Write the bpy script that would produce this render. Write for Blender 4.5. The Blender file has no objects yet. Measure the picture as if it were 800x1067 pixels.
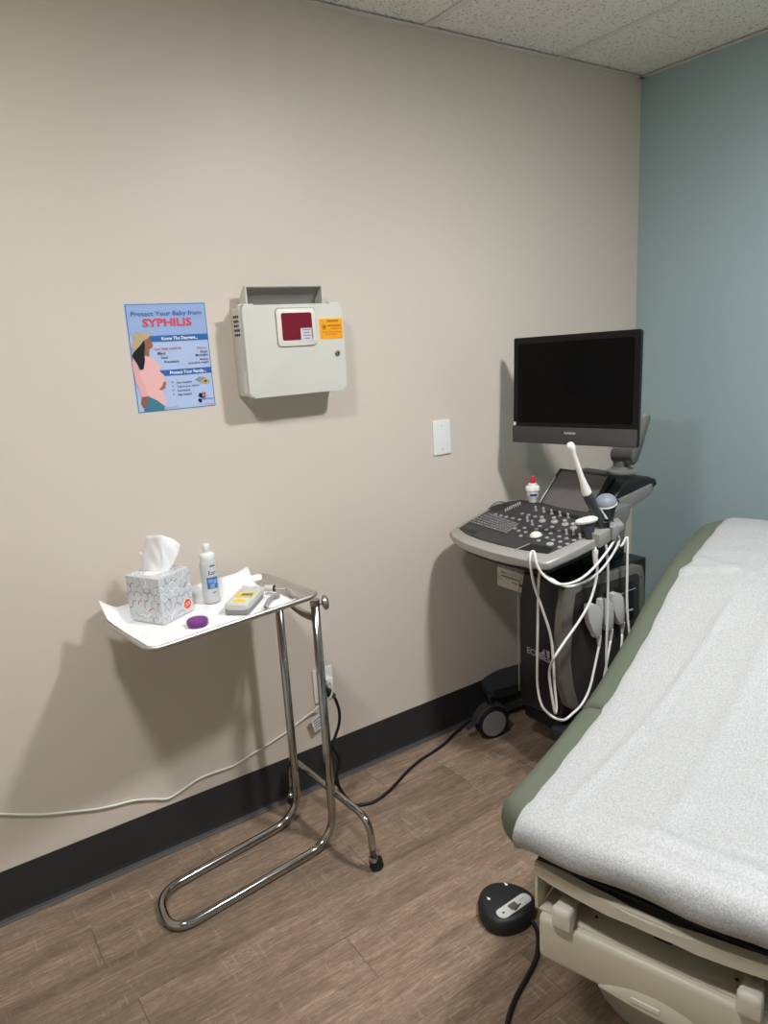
import bpy, bmesh, math, random
from mathutils import Vector, Matrix
random.seed(7)
scn = bpy.context.scene
COL = scn.collection
R = math.radians

# ------------------------------------------------------------------ camera
FPX, YAW, PIT, ROL = 762.667, .5881, .2323, -.0581
CAM = Vector((-2.6977, -2.0385, 1.4990))
_f = Vector((math.sin(YAW)*math.cos(PIT), math.cos(YAW)*math.cos(PIT), -math.sin(PIT)))
_r0 = Vector((math.cos(YAW), -math.sin(YAW), 0)); _u0 = _r0.cross(_f)
_r = _r0*math.cos(ROL) + _u0*math.sin(ROL); _u = _u0*math.cos(ROL) - _r0*math.sin(ROL)
cd = bpy.data.cameras.new('camera'); cam = bpy.data.objects.new('camera', cd); COL.objects.link(cam)
cam.matrix_world = Matrix(((_r.x, _u.x, -_f.x, CAM.x), (_r.y, _u.y, -_f.y, CAM.y), (_r.z, _u.z, -_f.z, CAM.z), (0, 0, 0, 1)))
cd.sensor_fit = 'HORIZONTAL'; cd.sensor_width = 36; cd.lens = 36*FPX/800; cd.clip_start = .02
scn.camera = cam
# ------------------------------------------------------------------ world, exposure
w = bpy.data.worlds.new('world'); scn.world = w; w.use_nodes = True
w.node_tree.nodes['Background'].inputs[0].default_value = (.9, .95, 1, 1)
w.node_tree.nodes['Background'].inputs[1].default_value = .02
vs = scn.view_settings; vs.view_transform = 'Standard'; vs.look = 'None'; vs.gamma = 1; vs.use_curve_mapping = False
vs.exposure = 0.57
LAMPS = (290, 162)          # emission strength of the two ceiling downlight lenses

# ------------------------------------------------------------------ pixel -> place
def ray(px, py): return _r*((px-400)/FPX) + _u*((533.5-py)/FPX) + _f
def at(px, py, ax, val):
    d = ray(px, py); i = 'xyz'.index(ax); return CAM + d*((val-CAM[i])/d[i])
def atp(px, py, p0, n):
    d = ray(px, py); return CAM + d*((Vector(p0)-CAM).dot(n)/d.dot(n))

# ------------------------------------------------------------------ materials
def lin(c):
    f = lambda v: v/12.92 if v <= .04045 else ((v+.055)/1.055)**2.4
    return tuple(f(v/255) for v in c) + (1,)
MATS = {}
def mat(name, rgb, rough=.5, metal=0, bump=0, bscale=200, var=0, vscale=8, trans=0, alpha=1, emit=0, spec=.5, ior=1.45, coat=0, sub=0):
    if name in MATS: return MATS[name]
    m = bpy.data.materials.new(name); m.use_nodes = True; nt = m.node_tree; b = nt.nodes['Principled BSDF']
    b.inputs['Base Color'].default_value = lin(rgb); b.inputs['Roughness'].default_value = rough
    b.inputs['Metallic'].default_value = metal; b.inputs['IOR'].default_value = ior
    b.inputs['Specular IOR Level'].default_value = spec
    if trans: b.inputs['Transmission Weight'].default_value = trans
    if coat: b.inputs['Coat Weight'].default_value = coat
    if alpha < 1: b.inputs['Alpha'].default_value = alpha
    if emit:
        b.inputs['Emission Color'].default_value = lin(rgb); b.inputs['Emission Strength'].default_value = emit
    tc = nt.nodes.new('ShaderNodeTexCoord')
    n = nt.nodes.new('ShaderNodeTexNoise'); n.inputs['Scale'].default_value = vscale; n.inputs['Detail'].default_value = 4
    nt.links.new(tc.outputs['Object'], n.inputs['Vector'])
    mx = nt.nodes.new('ShaderNodeMix'); mx.data_type = 'RGBA'
    c = lin(rgb); k = max(var, .015)
    mx.inputs[6].default_value = tuple(min(1, v*(1-k)) for v in c[:3]) + (1,)
    mx.inputs[7].default_value = tuple(min(1, v*(1+k)) for v in c[:3]) + (1,)
    nt.links.new(n.outputs['Fac'], mx.inputs[0]); nt.links.new(mx.outputs[2], b.inputs['Base Color'])
    if bump:
        n2 = nt.nodes.new('ShaderNodeTexNoise'); n2.inputs['Scale'].default_value = bscale; n2.inputs['Detail'].default_value = 3
        nt.links.new(tc.outputs['Object'], n2.inputs['Vector'])
        bp = nt.nodes.new('ShaderNodeBump'); bp.inputs['Strength'].default_value = bump; bp.inputs['Distance'].default_value = .002
        nt.links.new(n2.outputs['Fac'], bp.inputs['Height']); nt.links.new(bp.outputs['Normal'], b.inputs['Normal'])
    MATS[name] = m; return m

def wood_mat():
    m = bpy.data.materials.new('vinyl_plank'); m.use_nodes = True; nt = m.node_tree; L = nt.links.new; b = nt.nodes['Principled BSDF']
    N = nt.nodes.new
    tc = N('ShaderNodeTexCoord'); oi = N('ShaderNodeObjectInfo')
    sc = N('ShaderNodeVectorMath'); sc.operation = 'MULTIPLY_ADD'
    cmb = N('ShaderNodeCombineXYZ'); mr = N('ShaderNodeMath'); mr.operation = 'MULTIPLY'; mr.inputs[1].default_value = 37
    L(oi.outputs['Random'], mr.inputs[0]); L(mr.outputs[0], cmb.inputs[0]); L(mr.outputs[0], cmb.inputs[1])
    one = N('ShaderNodeVectorMath'); one.operation = 'ADD'; L(tc.outputs['Object'], one.inputs[0]); L(cmb.outputs[0], one.inputs[1])
    def noise(scale3, s, detail=6, rough=.6, dist=0):
        mp = N('ShaderNodeMapping'); mp.inputs['Scale'].default_value = scale3; L(one.outputs[0], mp.inputs[0])
        n = N('ShaderNodeTexNoise'); n.inputs['Scale'].default_value = s; n.inputs['Detail'].default_value = detail
        n.inputs['Roughness'].default_value = rough; n.inputs['Distortion'].default_value = dist; L(mp.outputs[0], n.inputs['Vector']); return n
    grain = noise((1.3, 26, 1), 4.5, 9, .72, .6)
    broad = noise((1, 5, 1), 2.2, 3, .5, .3)
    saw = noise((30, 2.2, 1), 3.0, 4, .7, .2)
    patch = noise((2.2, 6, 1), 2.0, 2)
    cr = N('ShaderNodeValToRGB'); e = cr.color_ramp.elements
    e[0].position = .22; e[0].color = lin((94, 76, 61)); e[1].position = .8; e[1].color = lin((194, 172, 149))
    x = e.new(.5); x.color = lin((143, 121, 100))
    def mix(a, bsock, fac, mode='MIX', f=None):
        mx = N('ShaderNodeMix'); mx.data_type = 'RGBA'; mx.blend_type = mode
        if isinstance(a, tuple): mx.inputs[6].default_value = a
        else: L(a, mx.inputs[6])
        if isinstance(bsock, tuple): mx.inputs[7].default_value = bsock
        else: L(bsock, mx.inputs[7])
        if isinstance(fac, float): mx.inputs[0].default_value = fac
        else: L(fac, mx.inputs[0])
        return mx.outputs[2]
    def rng(sock, a, b2, c=0, d=1):
        r = N('ShaderNodeMapRange'); L(sock, r.inputs[0]); r.inputs[1].default_value = a; r.inputs[2].default_value = b2
        r.inputs[3].default_value = c; r.inputs[4].default_value = d; return r.outputs[0]
    fine = noise((1, 5.5, 1), 42, 5, .75, .3)
    mid = noise((1, 4, 1), 11, 4, .7, .6)
    g2 = N('ShaderNodeMath'); g2.operation = 'ADD'; L(rng(fine.outputs['Fac'], .25, .75, -.16, .16), g2.inputs[0])
    g3 = N('ShaderNodeMath'); g3.operation = 'ADD'; L(rng(mid.outputs['Fac'], .25, .75, -.12, .12), g3.inputs[0]); L(rng(grain.outputs['Fac'], .2, .8, .3, .7), g3.inputs[1])
    L(g3.outputs[0], g2.inputs[1]); L(g2.outputs[0], cr.inputs[0])
    c1 = mix(cr.outputs[0], lin((92, 75, 60)), rng(broad.outputs['Fac'], .45, .75, 0, .6))
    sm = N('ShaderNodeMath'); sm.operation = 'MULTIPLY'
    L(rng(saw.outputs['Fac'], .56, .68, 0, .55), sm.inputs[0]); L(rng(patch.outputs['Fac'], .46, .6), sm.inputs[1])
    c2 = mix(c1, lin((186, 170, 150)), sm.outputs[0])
    tint = N('ShaderNodeMapRange'); L(oi.outputs['Random'], tint.inputs[0]); tint.inputs[3].default_value = .74; tint.inputs[4].default_value = 1.14
    vm = N('ShaderNodeMix'); vm.data_type = 'RGBA'; vm.blend_type = 'MULTIPLY'; vm.inputs[0].default_value = 1
    L(c2, vm.inputs[6]); L(tint.outputs[0], vm.inputs[7]); L(vm.outputs[2], b.inputs['Base Color'])
    b.inputs['Roughness'].default_value = .48
    bp = N('ShaderNodeBump'); bp.inputs['Strength'].default_value = .25; bp.inputs['Distance'].default_value = .0012
    L(grain.outputs['Fac'], bp.inputs['Height']); L(bp.outputs[0], b.inputs['Normal'])
    return m

def tile_mat():
    m = bpy.data.materials.new('acoustic_tile'); m.use_nodes = True; nt = m.node_tree; L = nt.links.new; b = nt.nodes['Principled BSDF']; N = nt.nodes.new
    ge = N('ShaderNodeNewGeometry')
    n = N('ShaderNodeTexNoise'); n.inputs['Scale'].default_value = 130; n.inputs['Detail'].default_value = 3; n.inputs['Roughness'].default_value = .65
    L(ge.outputs['Position'], n.inputs['Vector'])
    cr = N('ShaderNodeValToRGB'); e = cr.color_ramp.elements
    e[0].position = .33; e[0].color = lin((165, 160, 150)); e[1].position = .44; e[1].color = lin((250, 247, 239))
    L(n.outputs['Fac'], cr.inputs[0]); L(cr.outputs[0], b.inputs['Base Color'])
    bp = N('ShaderNodeBump'); bp.inputs['Strength'].default_value = .6; bp.inputs['Distance'].default_value = .003
    L(n.outputs['Fac'], bp.inputs['Height']); L(bp.outputs[0], b.inputs['Normal'])
    b.inputs['Roughness'].default_value = .95; return m

def paper_mat():
    m = bpy.data.materials.new('exam_paper'); m.use_nodes = True; nt = m.node_tree; L = nt.links.new; b = nt.nodes['Principled BSDF']; N = nt.nodes.new
    tc = N('ShaderNodeTexCoord'); mp = N('ShaderNodeMapping'); mp.inputs['Scale'].default_value = (1, 1.3, 1); L(tc.outputs['Object'], mp.inputs[0])
    n = N('ShaderNodeTexNoise'); n.inputs['Scale'].default_value = 230; n.inputs['Detail'].default_value = 4; n.inputs['Roughness'].default_value = .7
    L(mp.outputs[0], n.inputs['Vector'])
    n2 = N('ShaderNodeTexNoise'); n2.inputs['Scale'].default_value = 90; n2.inputs['Detail'].default_value = 3; L(mp.outputs[0], n2.inputs['Vector'])
    cr = N('ShaderNodeValToRGB'); e = cr.color_ramp.elements
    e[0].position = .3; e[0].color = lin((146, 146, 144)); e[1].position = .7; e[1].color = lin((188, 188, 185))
    L(n.outputs['Fac'], cr.inputs[0]); L(cr.outputs[0], b.inputs['Base Color'])
    ad = N('ShaderNodeMath'); ad.operation = 'ADD'; L(n.outputs['Fac'], ad.inputs[0]); L(n2.outputs['Fac'], ad.inputs[1])
    bp = N('ShaderNodeBump'); bp.inputs['Strength'].default_value = .55; bp.inputs['Distance'].default_value = .0015
    L(ad.outputs[0], bp.inputs['Height']); L(bp.outputs[0], b.inputs['Normal'])
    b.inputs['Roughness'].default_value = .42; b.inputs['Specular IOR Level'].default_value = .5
    return m

M = dict(
 beige=mat('beige_paint', (221, 209, 194), .42, bump=.12, bscale=160, var=.02, vscale=1.5),
 blue=mat('blue_paint', (164, 185, 186), .5, bump=.15, bscale=160, var=.03, vscale=2),
 base=mat('vinyl_cove_base', (46, 46, 47), .5),
 base_toe_lit=mat('cove_toe_lit', (78, 76, 74), .35),  # lighter than the base: light caught by the toe is in its colour
 subfloor=mat('joint_dark', (48, 38, 32), .9),
 grid=mat('white_grid_metal', (232, 228, 219), .5),
 tile=tile_mat(), wood=wood_mat(), paper=paper_mat(),
 chrome=mat('chrome', (176, 173, 169), .09, 1),
 steel=mat('brushed_steel', (206, 202, 196), .38, 1),
 satin=mat('satin_metal', (176, 168, 156), .35, .9),
 white=mat('white_plastic', (235, 234, 228), .4),
 plate=mat('plate_white', (240, 239, 234), .35),
 cordw=mat('white_cable', (240, 238, 231), .45),
 black=mat('black_plastic', (22, 23, 25), .45),
 rubber=mat('black_rubber', (18, 18, 19), .55),
 sharps=mat('sharps_beige', (214, 211, 199), .42, bump=.05, bscale=300),
 sharps_in=mat('sharps_inner_grey', (150, 146, 140), .6),
 green=mat('green_vinyl', (89, 96, 80), .42, bump=.08, bscale=350, var=.03),
 tbeige=mat('table_beige', (204, 196, 176), .42, bump=.05, bscale=300),
 tdark=mat('table_dark_shaded', (30, 33, 28), .6),
 towel=mat('paper_towel', (240, 239, 236), .85, bump=.25, bscale=220),
 tissue=mat('tissue', (244, 243, 240), .9),
)

# ------------------------------------------------------------------ mesh helpers
W = {}
def link(name, me, m, parent=None, world=True, smooth=False):
    o = bpy.data.objects.new(name, me); COL.objects.link(o)
    if m and not me.materials: me.materials.append(m)
    if parent:
        o.parent = parent
        if world: o.matrix_parent_inverse = W[parent].inverted(); W[o] = Matrix()
        else: W[o] = W[parent].copy()
    else: W[o] = Matrix()
    return o
def obj(name, bm, m, parent=None, world=True, smooth=None):
    me = bpy.data.meshes.new(name); bmesh.ops.recalc_face_normals(bm, faces=bm.faces)
    bm.to_mesh(me); bm.free()
    if smooth is not None:
        for p in me.polygons: p.use_smooth = True
        if smooth < 180: me.set_sharp_from_angle(angle=R(smooth))
    return link(name, me, m, parent, world)
def tag(o, label, cat, group=None, kind=None):
    if label: o['label'] = label
    if cat: o['category'] = cat
    if group: o['group'] = group
    if kind: o['kind'] = kind
    return o
def thing(name, label, cat, loc=(0, 0, 0), rz=0, group=None):
    o = bpy.data.objects.new(name, None); COL.objects.link(o); o.location = loc; o.rotation_euler = (0, 0, rz)
    o.empty_display_size = .05
    W[o] = Matrix.Translation(Vector(loc)) @ Matrix.Rotation(rz, 4, 'Z')
    return tag(o, label, cat, group)
def rebase(o):      # origin of a one-mesh thing to the middle of its base
    vv = [v.co for v in o.data.vertices]
    c = Vector(((min(v.x for v in vv)+max(v.x for v in vv))/2, (min(v.y for v in vv)+max(v.y for v in vv))/2, min(v.z for v in vv)))
    o.data.transform(Matrix.Translation(-c)); o.location = c; W[o] = Matrix.Translation(c); return o
def new(): return bmesh.new()
def box(bm, lo, hi, bev=0, seg=2, mtx=None):
    r = bmesh.ops.create_cube(bm, size=1); vs_ = r['verts']
    lo = Vector(lo); hi = Vector(hi)
    for v in vs_: v.co = Vector((lo[i] + (v.co[i]+.5)*(hi[i]-lo[i]) for i in range(3)))
    if bev:
        es = list({e for v in vs_ for e in v.link_edges})
        rr = bmesh.ops.bevel(bm, geom=es, offset=bev, segments=seg, affect='EDGES', profile=.5)
        vs_ = list({v for f in rr['faces'] for v in f.verts} | {v for v in vs_ if v.is_valid})
    if mtx: bmesh.ops.transform(bm, matrix=mtx, verts=[v for v in vs_ if v.is_valid])
    return bm
def loft(bm, rings, cap0=True, cap1=True):
    rv = [[bm.verts.new(p) for p in r] for r in rings]; n = len(rv[0])
    for a, b in zip(rv, rv[1:]):
        for i in range(n): bm.faces.new((a[i], a[(i+1) % n], b[(i+1) % n], b[i]))
    if cap0: bm.faces.new(rv[0][::-1])
    if cap1: bm.faces.new(rv[-1])
    return bm
def frame_of(d):
    d = Vector(d).normalized(); a = Vector((0, 0, 1)) if abs(d.z) < .9 else Vector((1, 0, 0))
    x = d.cross(a).normalized(); return x, d.cross(x).normalized(), d
def lathe(bm, prof, base, axis=(0, 0, 1), n=24):
    x, y, d = frame_of(axis); base = Vector(base)
    rings = [[base + d*h + (x*math.cos(2*math.pi*i/n) + y*math.sin(2*math.pi*i/n))*max(r, 1e-5) for i in range(n)] for r, h in prof]
    return loft(bm, rings)
def cyl(bm, a, b, r, n=20, r2=None):
    a = Vector(a); b = Vector(b); L = (b-a).length
    return lathe(bm, [(r, 0), (r2 or r, L)], a, b-a, n)
def spline(pts, k=8):
    P = [Vector(p) for p in pts]; P = [P[0]*2-P[1]] + P + [P[-1]*2-P[-2]]; out = []
    for i in range(1, len(P)-2):
        p0, p1, p2, p3 = P[i-1:i+3]
        for j in range(k):
            t = j/k
            out.append(.5*((2*p1) + (p2-p0)*t + (2*p0-5*p1+4*p2-p3)*t*t + (3*p1-p0-3*p2+p3)*t**3))
    out.append(P[-2]); return out
def tube(bm, pts, r, n=10, k=8, smooth=True):
    P = spline(pts, k) if smooth else [Vector(p) for p in pts]
    rr = r if callable(r) else (lambda t: r)
    T = [(P[min(i+1, len(P)-1)]-P[max(i-1, 0)]).normalized() for i in range(len(P))]
    x, y, _ = frame_of(T[0]); rings = []
    for i, p in enumerate(P):
        x = (x - T[i]*x.dot(T[i])).normalized(); y = T[i].cross(x); q = rr(i/(len(P)-1))
        rings.append([p + (x*math.cos(2*math.pi*j/n) + y*math.sin(2*math.pi*j/n))*q for j in range(n)])
    return loft(bm, rings)
def fillet(pts, r, k=8):    # polyline with rounded corners
    P = [Vector(p) for p in pts]; out = [P[0]]
    rs = r if isinstance(r, (list, tuple)) else [r]*len(P)
    for i in range(1, len(P)-1):
        a = (P[i-1]-P[i]); b = (P[i+1]-P[i]); rad = min(rs[i], a.length*.49, b.length*.49)
        p, q = P[i]+a.normalized()*rad, P[i]+b.normalized()*rad
        for j in range(k+1):
            t = j/k; out.append(p*(1-t)**2 + P[i]*2*t*(1-t) + q*t*t)
    out.append(P[-1]); return out
def rrect(w_, h_, r, n=6):    # rounded rectangle outline, centred
    out = []
    for cx, cy, a0 in ((w_/2-r, h_/2-r, 0), (-w_/2+r, h_/2-r, 90), (-w_/2+r, -h_/2+r, 180), (w_/2-r, -h_/2+r, 270)):
        for i in range(n+1):
            a = R(a0 + 90*i/n); out.append((cx+r*math.cos(a), cy+r*math.sin(a)))
    return out
def prism(bm, outline, off, bev=0, seg=2):
    """outline: 3-D points; off: extrusion vector"""
    off = Vector(off); a = [bm.verts.new(Vector(p)) for p in outline]; b = [bm.verts.new(Vector(p)+off) for p in outline]
    n = len(a); fs = [bm.faces.new(a[::-1]), bm.faces.new(b)]
    for i in range(n): fs.append(bm.faces.new((a[i], a[(i+1) % n], b[(i+1) % n], b[i])))
    if bev:
        es = list({e for f in fs[:2] for e in f.edges})
        bmesh.ops.bevel(bm, geom=es, offset=bev, segments=seg, affect='EDGES', profile=.5)
    return bm
def flat(bm, pts, n, t=.0004):    # thin printed shape
    return prism(bm, pts, Vector(n)*t)
_txt = {}
def text(name, body, p0, p1, up, nrm, m, parent, lift=.0004, bold=0, height=None):
    """lettering from p0 to p1 (baseline), raised a hair along nrm"""
    cu = bpy.data.curves.new('txt', 'FONT'); cu.body = body; cu.size = 1; cu.offset = bold; cu.resolution_u = 2
    o = bpy.data.objects.new('txt', cu); COL.objects.link(o)
    dg = bpy.context.evaluated_depsgraph_get(); me = bpy.data.meshes.new_from_object(o.evaluated_get(dg))
    bpy.data.objects.remove(o); bpy.data.curves.remove(cu)
    xs = [v.co.x for v in me.vertices]; x0, x1 = min(xs), max(xs)
    p0 = Vector(p0); p1 = Vector(p1); rt = (p1-p0); wd = rt.length; rt.normalize(); nrm = Vector(nrm).normalized()
    up = Vector(up); up = (up - rt*up.dot(rt)).normalized(); s = wd/(x1-x0)
    sy = s if height is None else height/.72
    for v in me.vertices:
        v.co = p0 + rt*((v.co.x-x0)*s) + up*(v.co.y*sy) + nrm*lift
    me.name = name; me.materials.clear()
    return link(name, me, m, parent)

# ================================================================== STRUCTURE
NY = Vector((0, -1, 0)); UP = Vector((0, 0, 1))
H = 2.44; XN, YN = -3.9, -3.2
def struct(name, bm, m, label, cat, parent=None):
    o = obj(name, bm, m, parent); return tag(o, label, cat, kind='structure')
struct('wall_left', box(new(), (XN, 0, 0), (0, .1, H)), M['beige'], 'long beige painted wall with the poster and sharps cabinet', 'wall')
struct('wall_right', box(new(), (0, YN, 0), (.1, .1, H)), M['blue'], 'dusty blue painted wall behind the exam table head', 'wall')
struct('wall_back', box(new(), (XN, YN-.1, 0), (0, YN, H)), M['blue'], 'unseen wall behind the viewer opposite the poster, dusty blue to dim bounce light', 'wall')  # out of view; darker blue picked to lower the bounce light
struct('wall_near', box(new(), (XN-.1, YN-.1, 0), (XN, .1, H)), M['beige'], 'beige painted wall behind the viewer opposite the blue wall', 'wall')
def cove(name, a, b, inn, label):
    a = Vector(a); b = Vector(b); inn = Vector(inn); prof = [(0, .152), (.003, .152), (.0035, .022), (.0055, .012), (0, .012)]
    bm = new(); loft(bm, [[p + inn*d + Vector((0, 0, z)) for d, z in prof] for p in (a, b)])
    o = struct(name, bm, M['base'], label, 'baseboard')
    prof = [(0, .012), (.0055, .012), (.010, .005), (.016, .0015), (.016, 0), (0, 0)]
    bm = new(); loft(bm, [[p + inn*d + Vector((0, 0, z)) for d, z in prof] for p in (a, b)]); obj('toe', bm, M['base_toe_lit'], o)
cove('baseboard_left', (XN, 0, 0), (0, 0, 0), (0, -1, 0), 'charcoal vinyl cove base along the beige wall')
cove('baseboard_right', (0, YN, 0), (0, -.016, 0), (-1, 0, 0), 'charcoal vinyl cove base along the blue wall')

floor = struct('floor', box(new(), (XN, YN, -.05), (0, 0, -.0035)), M['subfloor'], 'brown wood look vinyl plank floor', 'floor')
PW, PL = .152, 1.22
pm = bpy.data.meshes.new('plank'); bm = new(); box(bm, (0, -PW+.0005, -.0035), (PL-.0008, 0, 0), .0007, 1); bm.to_mesh(pm); bm.free(); pm.materials.append(M['wood'])
row = 0; y = -.018+.0
while y > YN:
    off = [-.04, .20, .92, .24, .73, .38, 1.05][row % 7]
    x = XN - PL + off
    while x < 0:
        x0, x1 = max(x, XN), min(x+PL, 0)
        if x1-x0 > .02:
            if x0 == x and x1 == x+PL and y-PW > YN:
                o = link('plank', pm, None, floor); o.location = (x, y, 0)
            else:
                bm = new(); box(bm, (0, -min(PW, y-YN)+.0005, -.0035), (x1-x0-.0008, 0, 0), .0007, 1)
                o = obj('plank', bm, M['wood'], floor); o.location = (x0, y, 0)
        x += PL
    y -= PW; row += 1
bm = new(); box(bm, (XN, -.0175, -.0035), (0, 0, 0)); obj('plank', bm, M['wood'], floor)

ceil = struct('ceiling', box(new(), (XN, YN, H+.14), (0, 0, H+.18)), M['grid'], 'suspended ceiling of speckled acoustic tiles', 'ceiling')
gx = [0, -.481, -1.088, -1.695, -2.302, -2.909, -3.516, XN]; gy = [0, -.85, -2.07, YN]
DOWN = [(-1.18, -1.42), (-2.62, -1.22)]; CANR = .115
def holed(bm, lo, hi, c, r, z0, z1):       # tile with a round hole
    an = sorted([2*math.pi*k/40 for k in range(40)] + [math.atan2(y-c[1], x-c[0]) % (2*math.pi) for x in (lo[0], hi[0]) for y in (lo[1], hi[1])])
    def edge(t):
        d = (math.cos(t), math.sin(t)); q = min((((hi[i] if d[i] > 0 else lo[i])-c[i])/d[i]) for i in (0, 1) if abs(d[i]) > 1e-9); return c[0]+d[0]*q, c[1]+d[1]*q
    O = [edge(t) for t in an]; I = [(c[0]+r*math.cos(t), c[1]+r*math.sin(t)) for t in an]
    return loft(bm, [[Vector((x, y, z)) for x, y in P] for P, z in ((O, z1), (O, z0), (I, z0), (I, z1), (O, z1))], False, False)
for i in range(len(gx)-1):
    for j in range(len(gy)-1):
        lo, hi = (gx[i+1]+.004, gy[j+1]+.004), (gx[i]-.004, gy[j]-.004); bm = new()
        hole = [d for d in DOWN if lo[0] < d[0] < hi[0] and lo[1] < d[1] < hi[1]]
        if hole: holed(bm, lo, hi, hole[0], CANR, H+.003, H+.018)
        else: box(bm, (*lo, H+.003), (*hi, H+.018), .001, 1)
        obj('ceiling_tile', bm, M['tile'], ceil)
for x in gx[1:-1]:
    bm = new(); box(bm, (x-.012, YN, H-.001), (x+.012, 0, H+.002)); box(bm, (x-.002, YN, H+.002), (x+.002, 0, H+.02)); obj('tee_bar', bm, M['grid'], ceil)
for y in gy[1:-1]:
    bm = new(); box(bm, (XN, y-.012, H-.0012), (0, y+.012, H+.0018)); obj('tee_bar', bm, M['grid'], ceil)
def angle(name, a, b, inn, label):
    a = Vector(a); b = Vector(b); inn = Vector(inn); prof = [(0, .016), (.0015, .016), (.0015, -.0015), (.022, -.0015), (.022, -.003), (0, -.003)]
    bm = new(); loft(bm, [[p + inn*d + Vector((0, 0, H+z)) for d, z in prof] for p in (a, b)]); struct(name, bm, M['grid'], label, 'trim')
angle('trim_1', (XN, 0, 0), (0, 0, 0), (0, -1, 0), 'white metal ceiling edge angle along the beige wall')
angle('trim_2', (0, YN, 0), (0, 0, 0), (-1, 0, 0), 'white metal ceiling edge angle along the blue wall')

for n_, (x, y) in enumerate(DOWN):
    t = thing('downlight', ['round recessed ceiling downlight above the exam table foot', 'round recessed ceiling downlight above the instrument tray'][n_], 'light', (x, y, H), 0, 'recessed ceiling downlights')
    bm = new(); lathe(bm, [(CANR+.014, H+.0025), (CANR+.014, H-.001), (CANR-.004, H-.003), (CANR-.004, H+.004), (CANR-.012, H+.055), (CANR-.012, H+.10), (CANR-.008, H+.10), (CANR-.002, H+.02), (CANR-.002, H+.0025)], (x, y, 0), UP, 40)
    bmesh.ops.delete(bm, geom=[f for f in bm.faces if len(f.verts) > 4], context='FACES_ONLY'); obj('trim_can', bm, M['grid'], t, smooth=40)
    bm = new(); lathe(bm, [(.012, H-.0075), (.03, H-.0055), (.06, H+.002), (.085, H+.013), (.104, H+.030), (.104, H+.034)], (x, y, 0), UP, 24); obj('lens', bm, mat('light_lens_%d' % n_, (248, 250, 255), .6, emit=LAMPS[n_]), t)

# ================================================================== POSTER
def pz(X, Y, y=0.): return at(110+X/6.154, 300+Y/6.154, 'y', y)       # poster detail -> wall
poster = thing('poster', 'blue health poster with a pregnant woman in a sun hat taped to beige wall', 'poster', (-2.0125, 0, 1.338))
def ppoly(name, pts, rgb, lift, rough=.3):
    bm = new(); flat(bm, [p + NY*lift for p in pts], NY); return obj(name, bm, mat('print_%d_%d_%d' % rgb, rgb, rough), poster)
x0, x1, z0, z1 = -2.123, -1.902, 1.339, 1.625
rect = lambda a, b, c, d: [Vector((a, 0, c)), Vector((b, 0, c)), Vector((b, 0, d)), Vector((a, 0, d))]
bm = new(); prism(bm, rect(x0-.003, x1+.003, z0-.003, z1+.003), NY*.0008); obj('laminate', bm, mat('laminate', (205, 214, 228), .2), poster)
ppoly('border', rect(x0, x1, z0, z1), (52, 84, 140), .0008)
ppoly('sheet', rect(x0+.002, x1-.002, z0+.002, z1-.002), (186, 203, 236), .0012)
ppoly('header_panel', rect(x0+.002, x1-.002, pz(300, 308).z, z1-.002), (160, 184, 226), .0016)
ppoly('banner', rect(pz(270, 320).x, x1-.002, pz(300, 348).z, pz(300, 308).z), (58, 106, 172), .002)
ppoly('banner', rect(pz(330, 545).x, x1-.002, pz(375, 566).z, pz(360, 528).z), (58, 106, 172), .002)
def pgz(name, pts, rgb, lift): return ppoly(name, [pz(X, Y) for X, Y in pts], rgb, lift)
pgz('jeans', [(262, 680), (330, 712), (378, 752), (376, 783), (300, 790), (248, 793), (245, 765), (266, 735)], (74, 128, 150), .0024)
pgz('shirt', [(240, 432), (278, 440), (320, 465), (350, 502), (345, 535), (374, 560), (387, 600), (380, 640), (365, 662), (378, 708), (392, 750), (375, 755), (330, 722), (262, 690), (256, 640), (215, 580), (205, 520), (225, 525), (246, 480)], (244, 190, 186), .0028)
pgz('face', [(243, 338), (275, 322), (290, 335), (292, 350), (301, 366), (297, 382), (278, 395), (277, 442), (243, 432), (238, 380)], (160, 104, 78), .003)
pgz('hand', [(232, 694), (264, 692), (270, 740), (256, 765), (240, 770), (225, 740)], (150, 98, 74), .003)
pgz('hand', [(372, 596), (386, 605), (380, 642), (358, 657), (340, 650), (360, 630)], (166, 108, 82), .0032)
pgz('sleeve', [(170, 448), (205, 500), (222, 580), (256, 640), (266, 697), (230, 699), (214, 650), (190, 600), (178, 540), (168, 480)], (236, 178, 176), .0034)
pgz('hair', [(240, 333), (250, 370), (247, 420), (250, 470), (241, 520), (222, 528), (206, 497), (190, 472), (168, 442), (170, 424), (205, 382)], (34, 32, 34), .0036)
pgz('hat', [(168, 312), (203, 283), (245, 293), (277, 291), (287, 279), (292, 298), (264, 328), (240, 338), (217, 370), (182, 408), (163, 388), (176, 345)], (196, 174, 134), .004)
def pt(body, X0, X1, Y, rgb, bold=0, lift=.0032, height=None):
    a = pz(X0, Y); b = pz(X1, Y); b.z = a.z
    text('lettering', body, a, b, UP, NY, mat('ink_%d_%d_%d' % rgb, rgb, .5), poster, lift, bold, height)
pt('Protect Your Baby from', 160, 612, 184, (66, 94, 152), .012, height=.0125)
pt('SYPHILIS', 235, 552, 250, (226, 70, 84), .03, height=.0205)
pt('Know The Dangers...', 358, 590, 335, (245, 247, 250), .03)
pt('Your baby could be', 305, 485, 401, (206, 74, 92), .01)
for b_, a0, a1, yy in (('Blind', 333, 381, 430), ('Deaf', 358, 399, 456), ('Premature', 377, 470, 482), ('Death', 605, 652, 416), ('Meningitis', 575, 655, 438), ('Anemia', 600, 657, 463), ('Low birth weight', 530, 660, 488)):
    pt(b_, a0, a1, yy, (36, 42, 62), .01)
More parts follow.
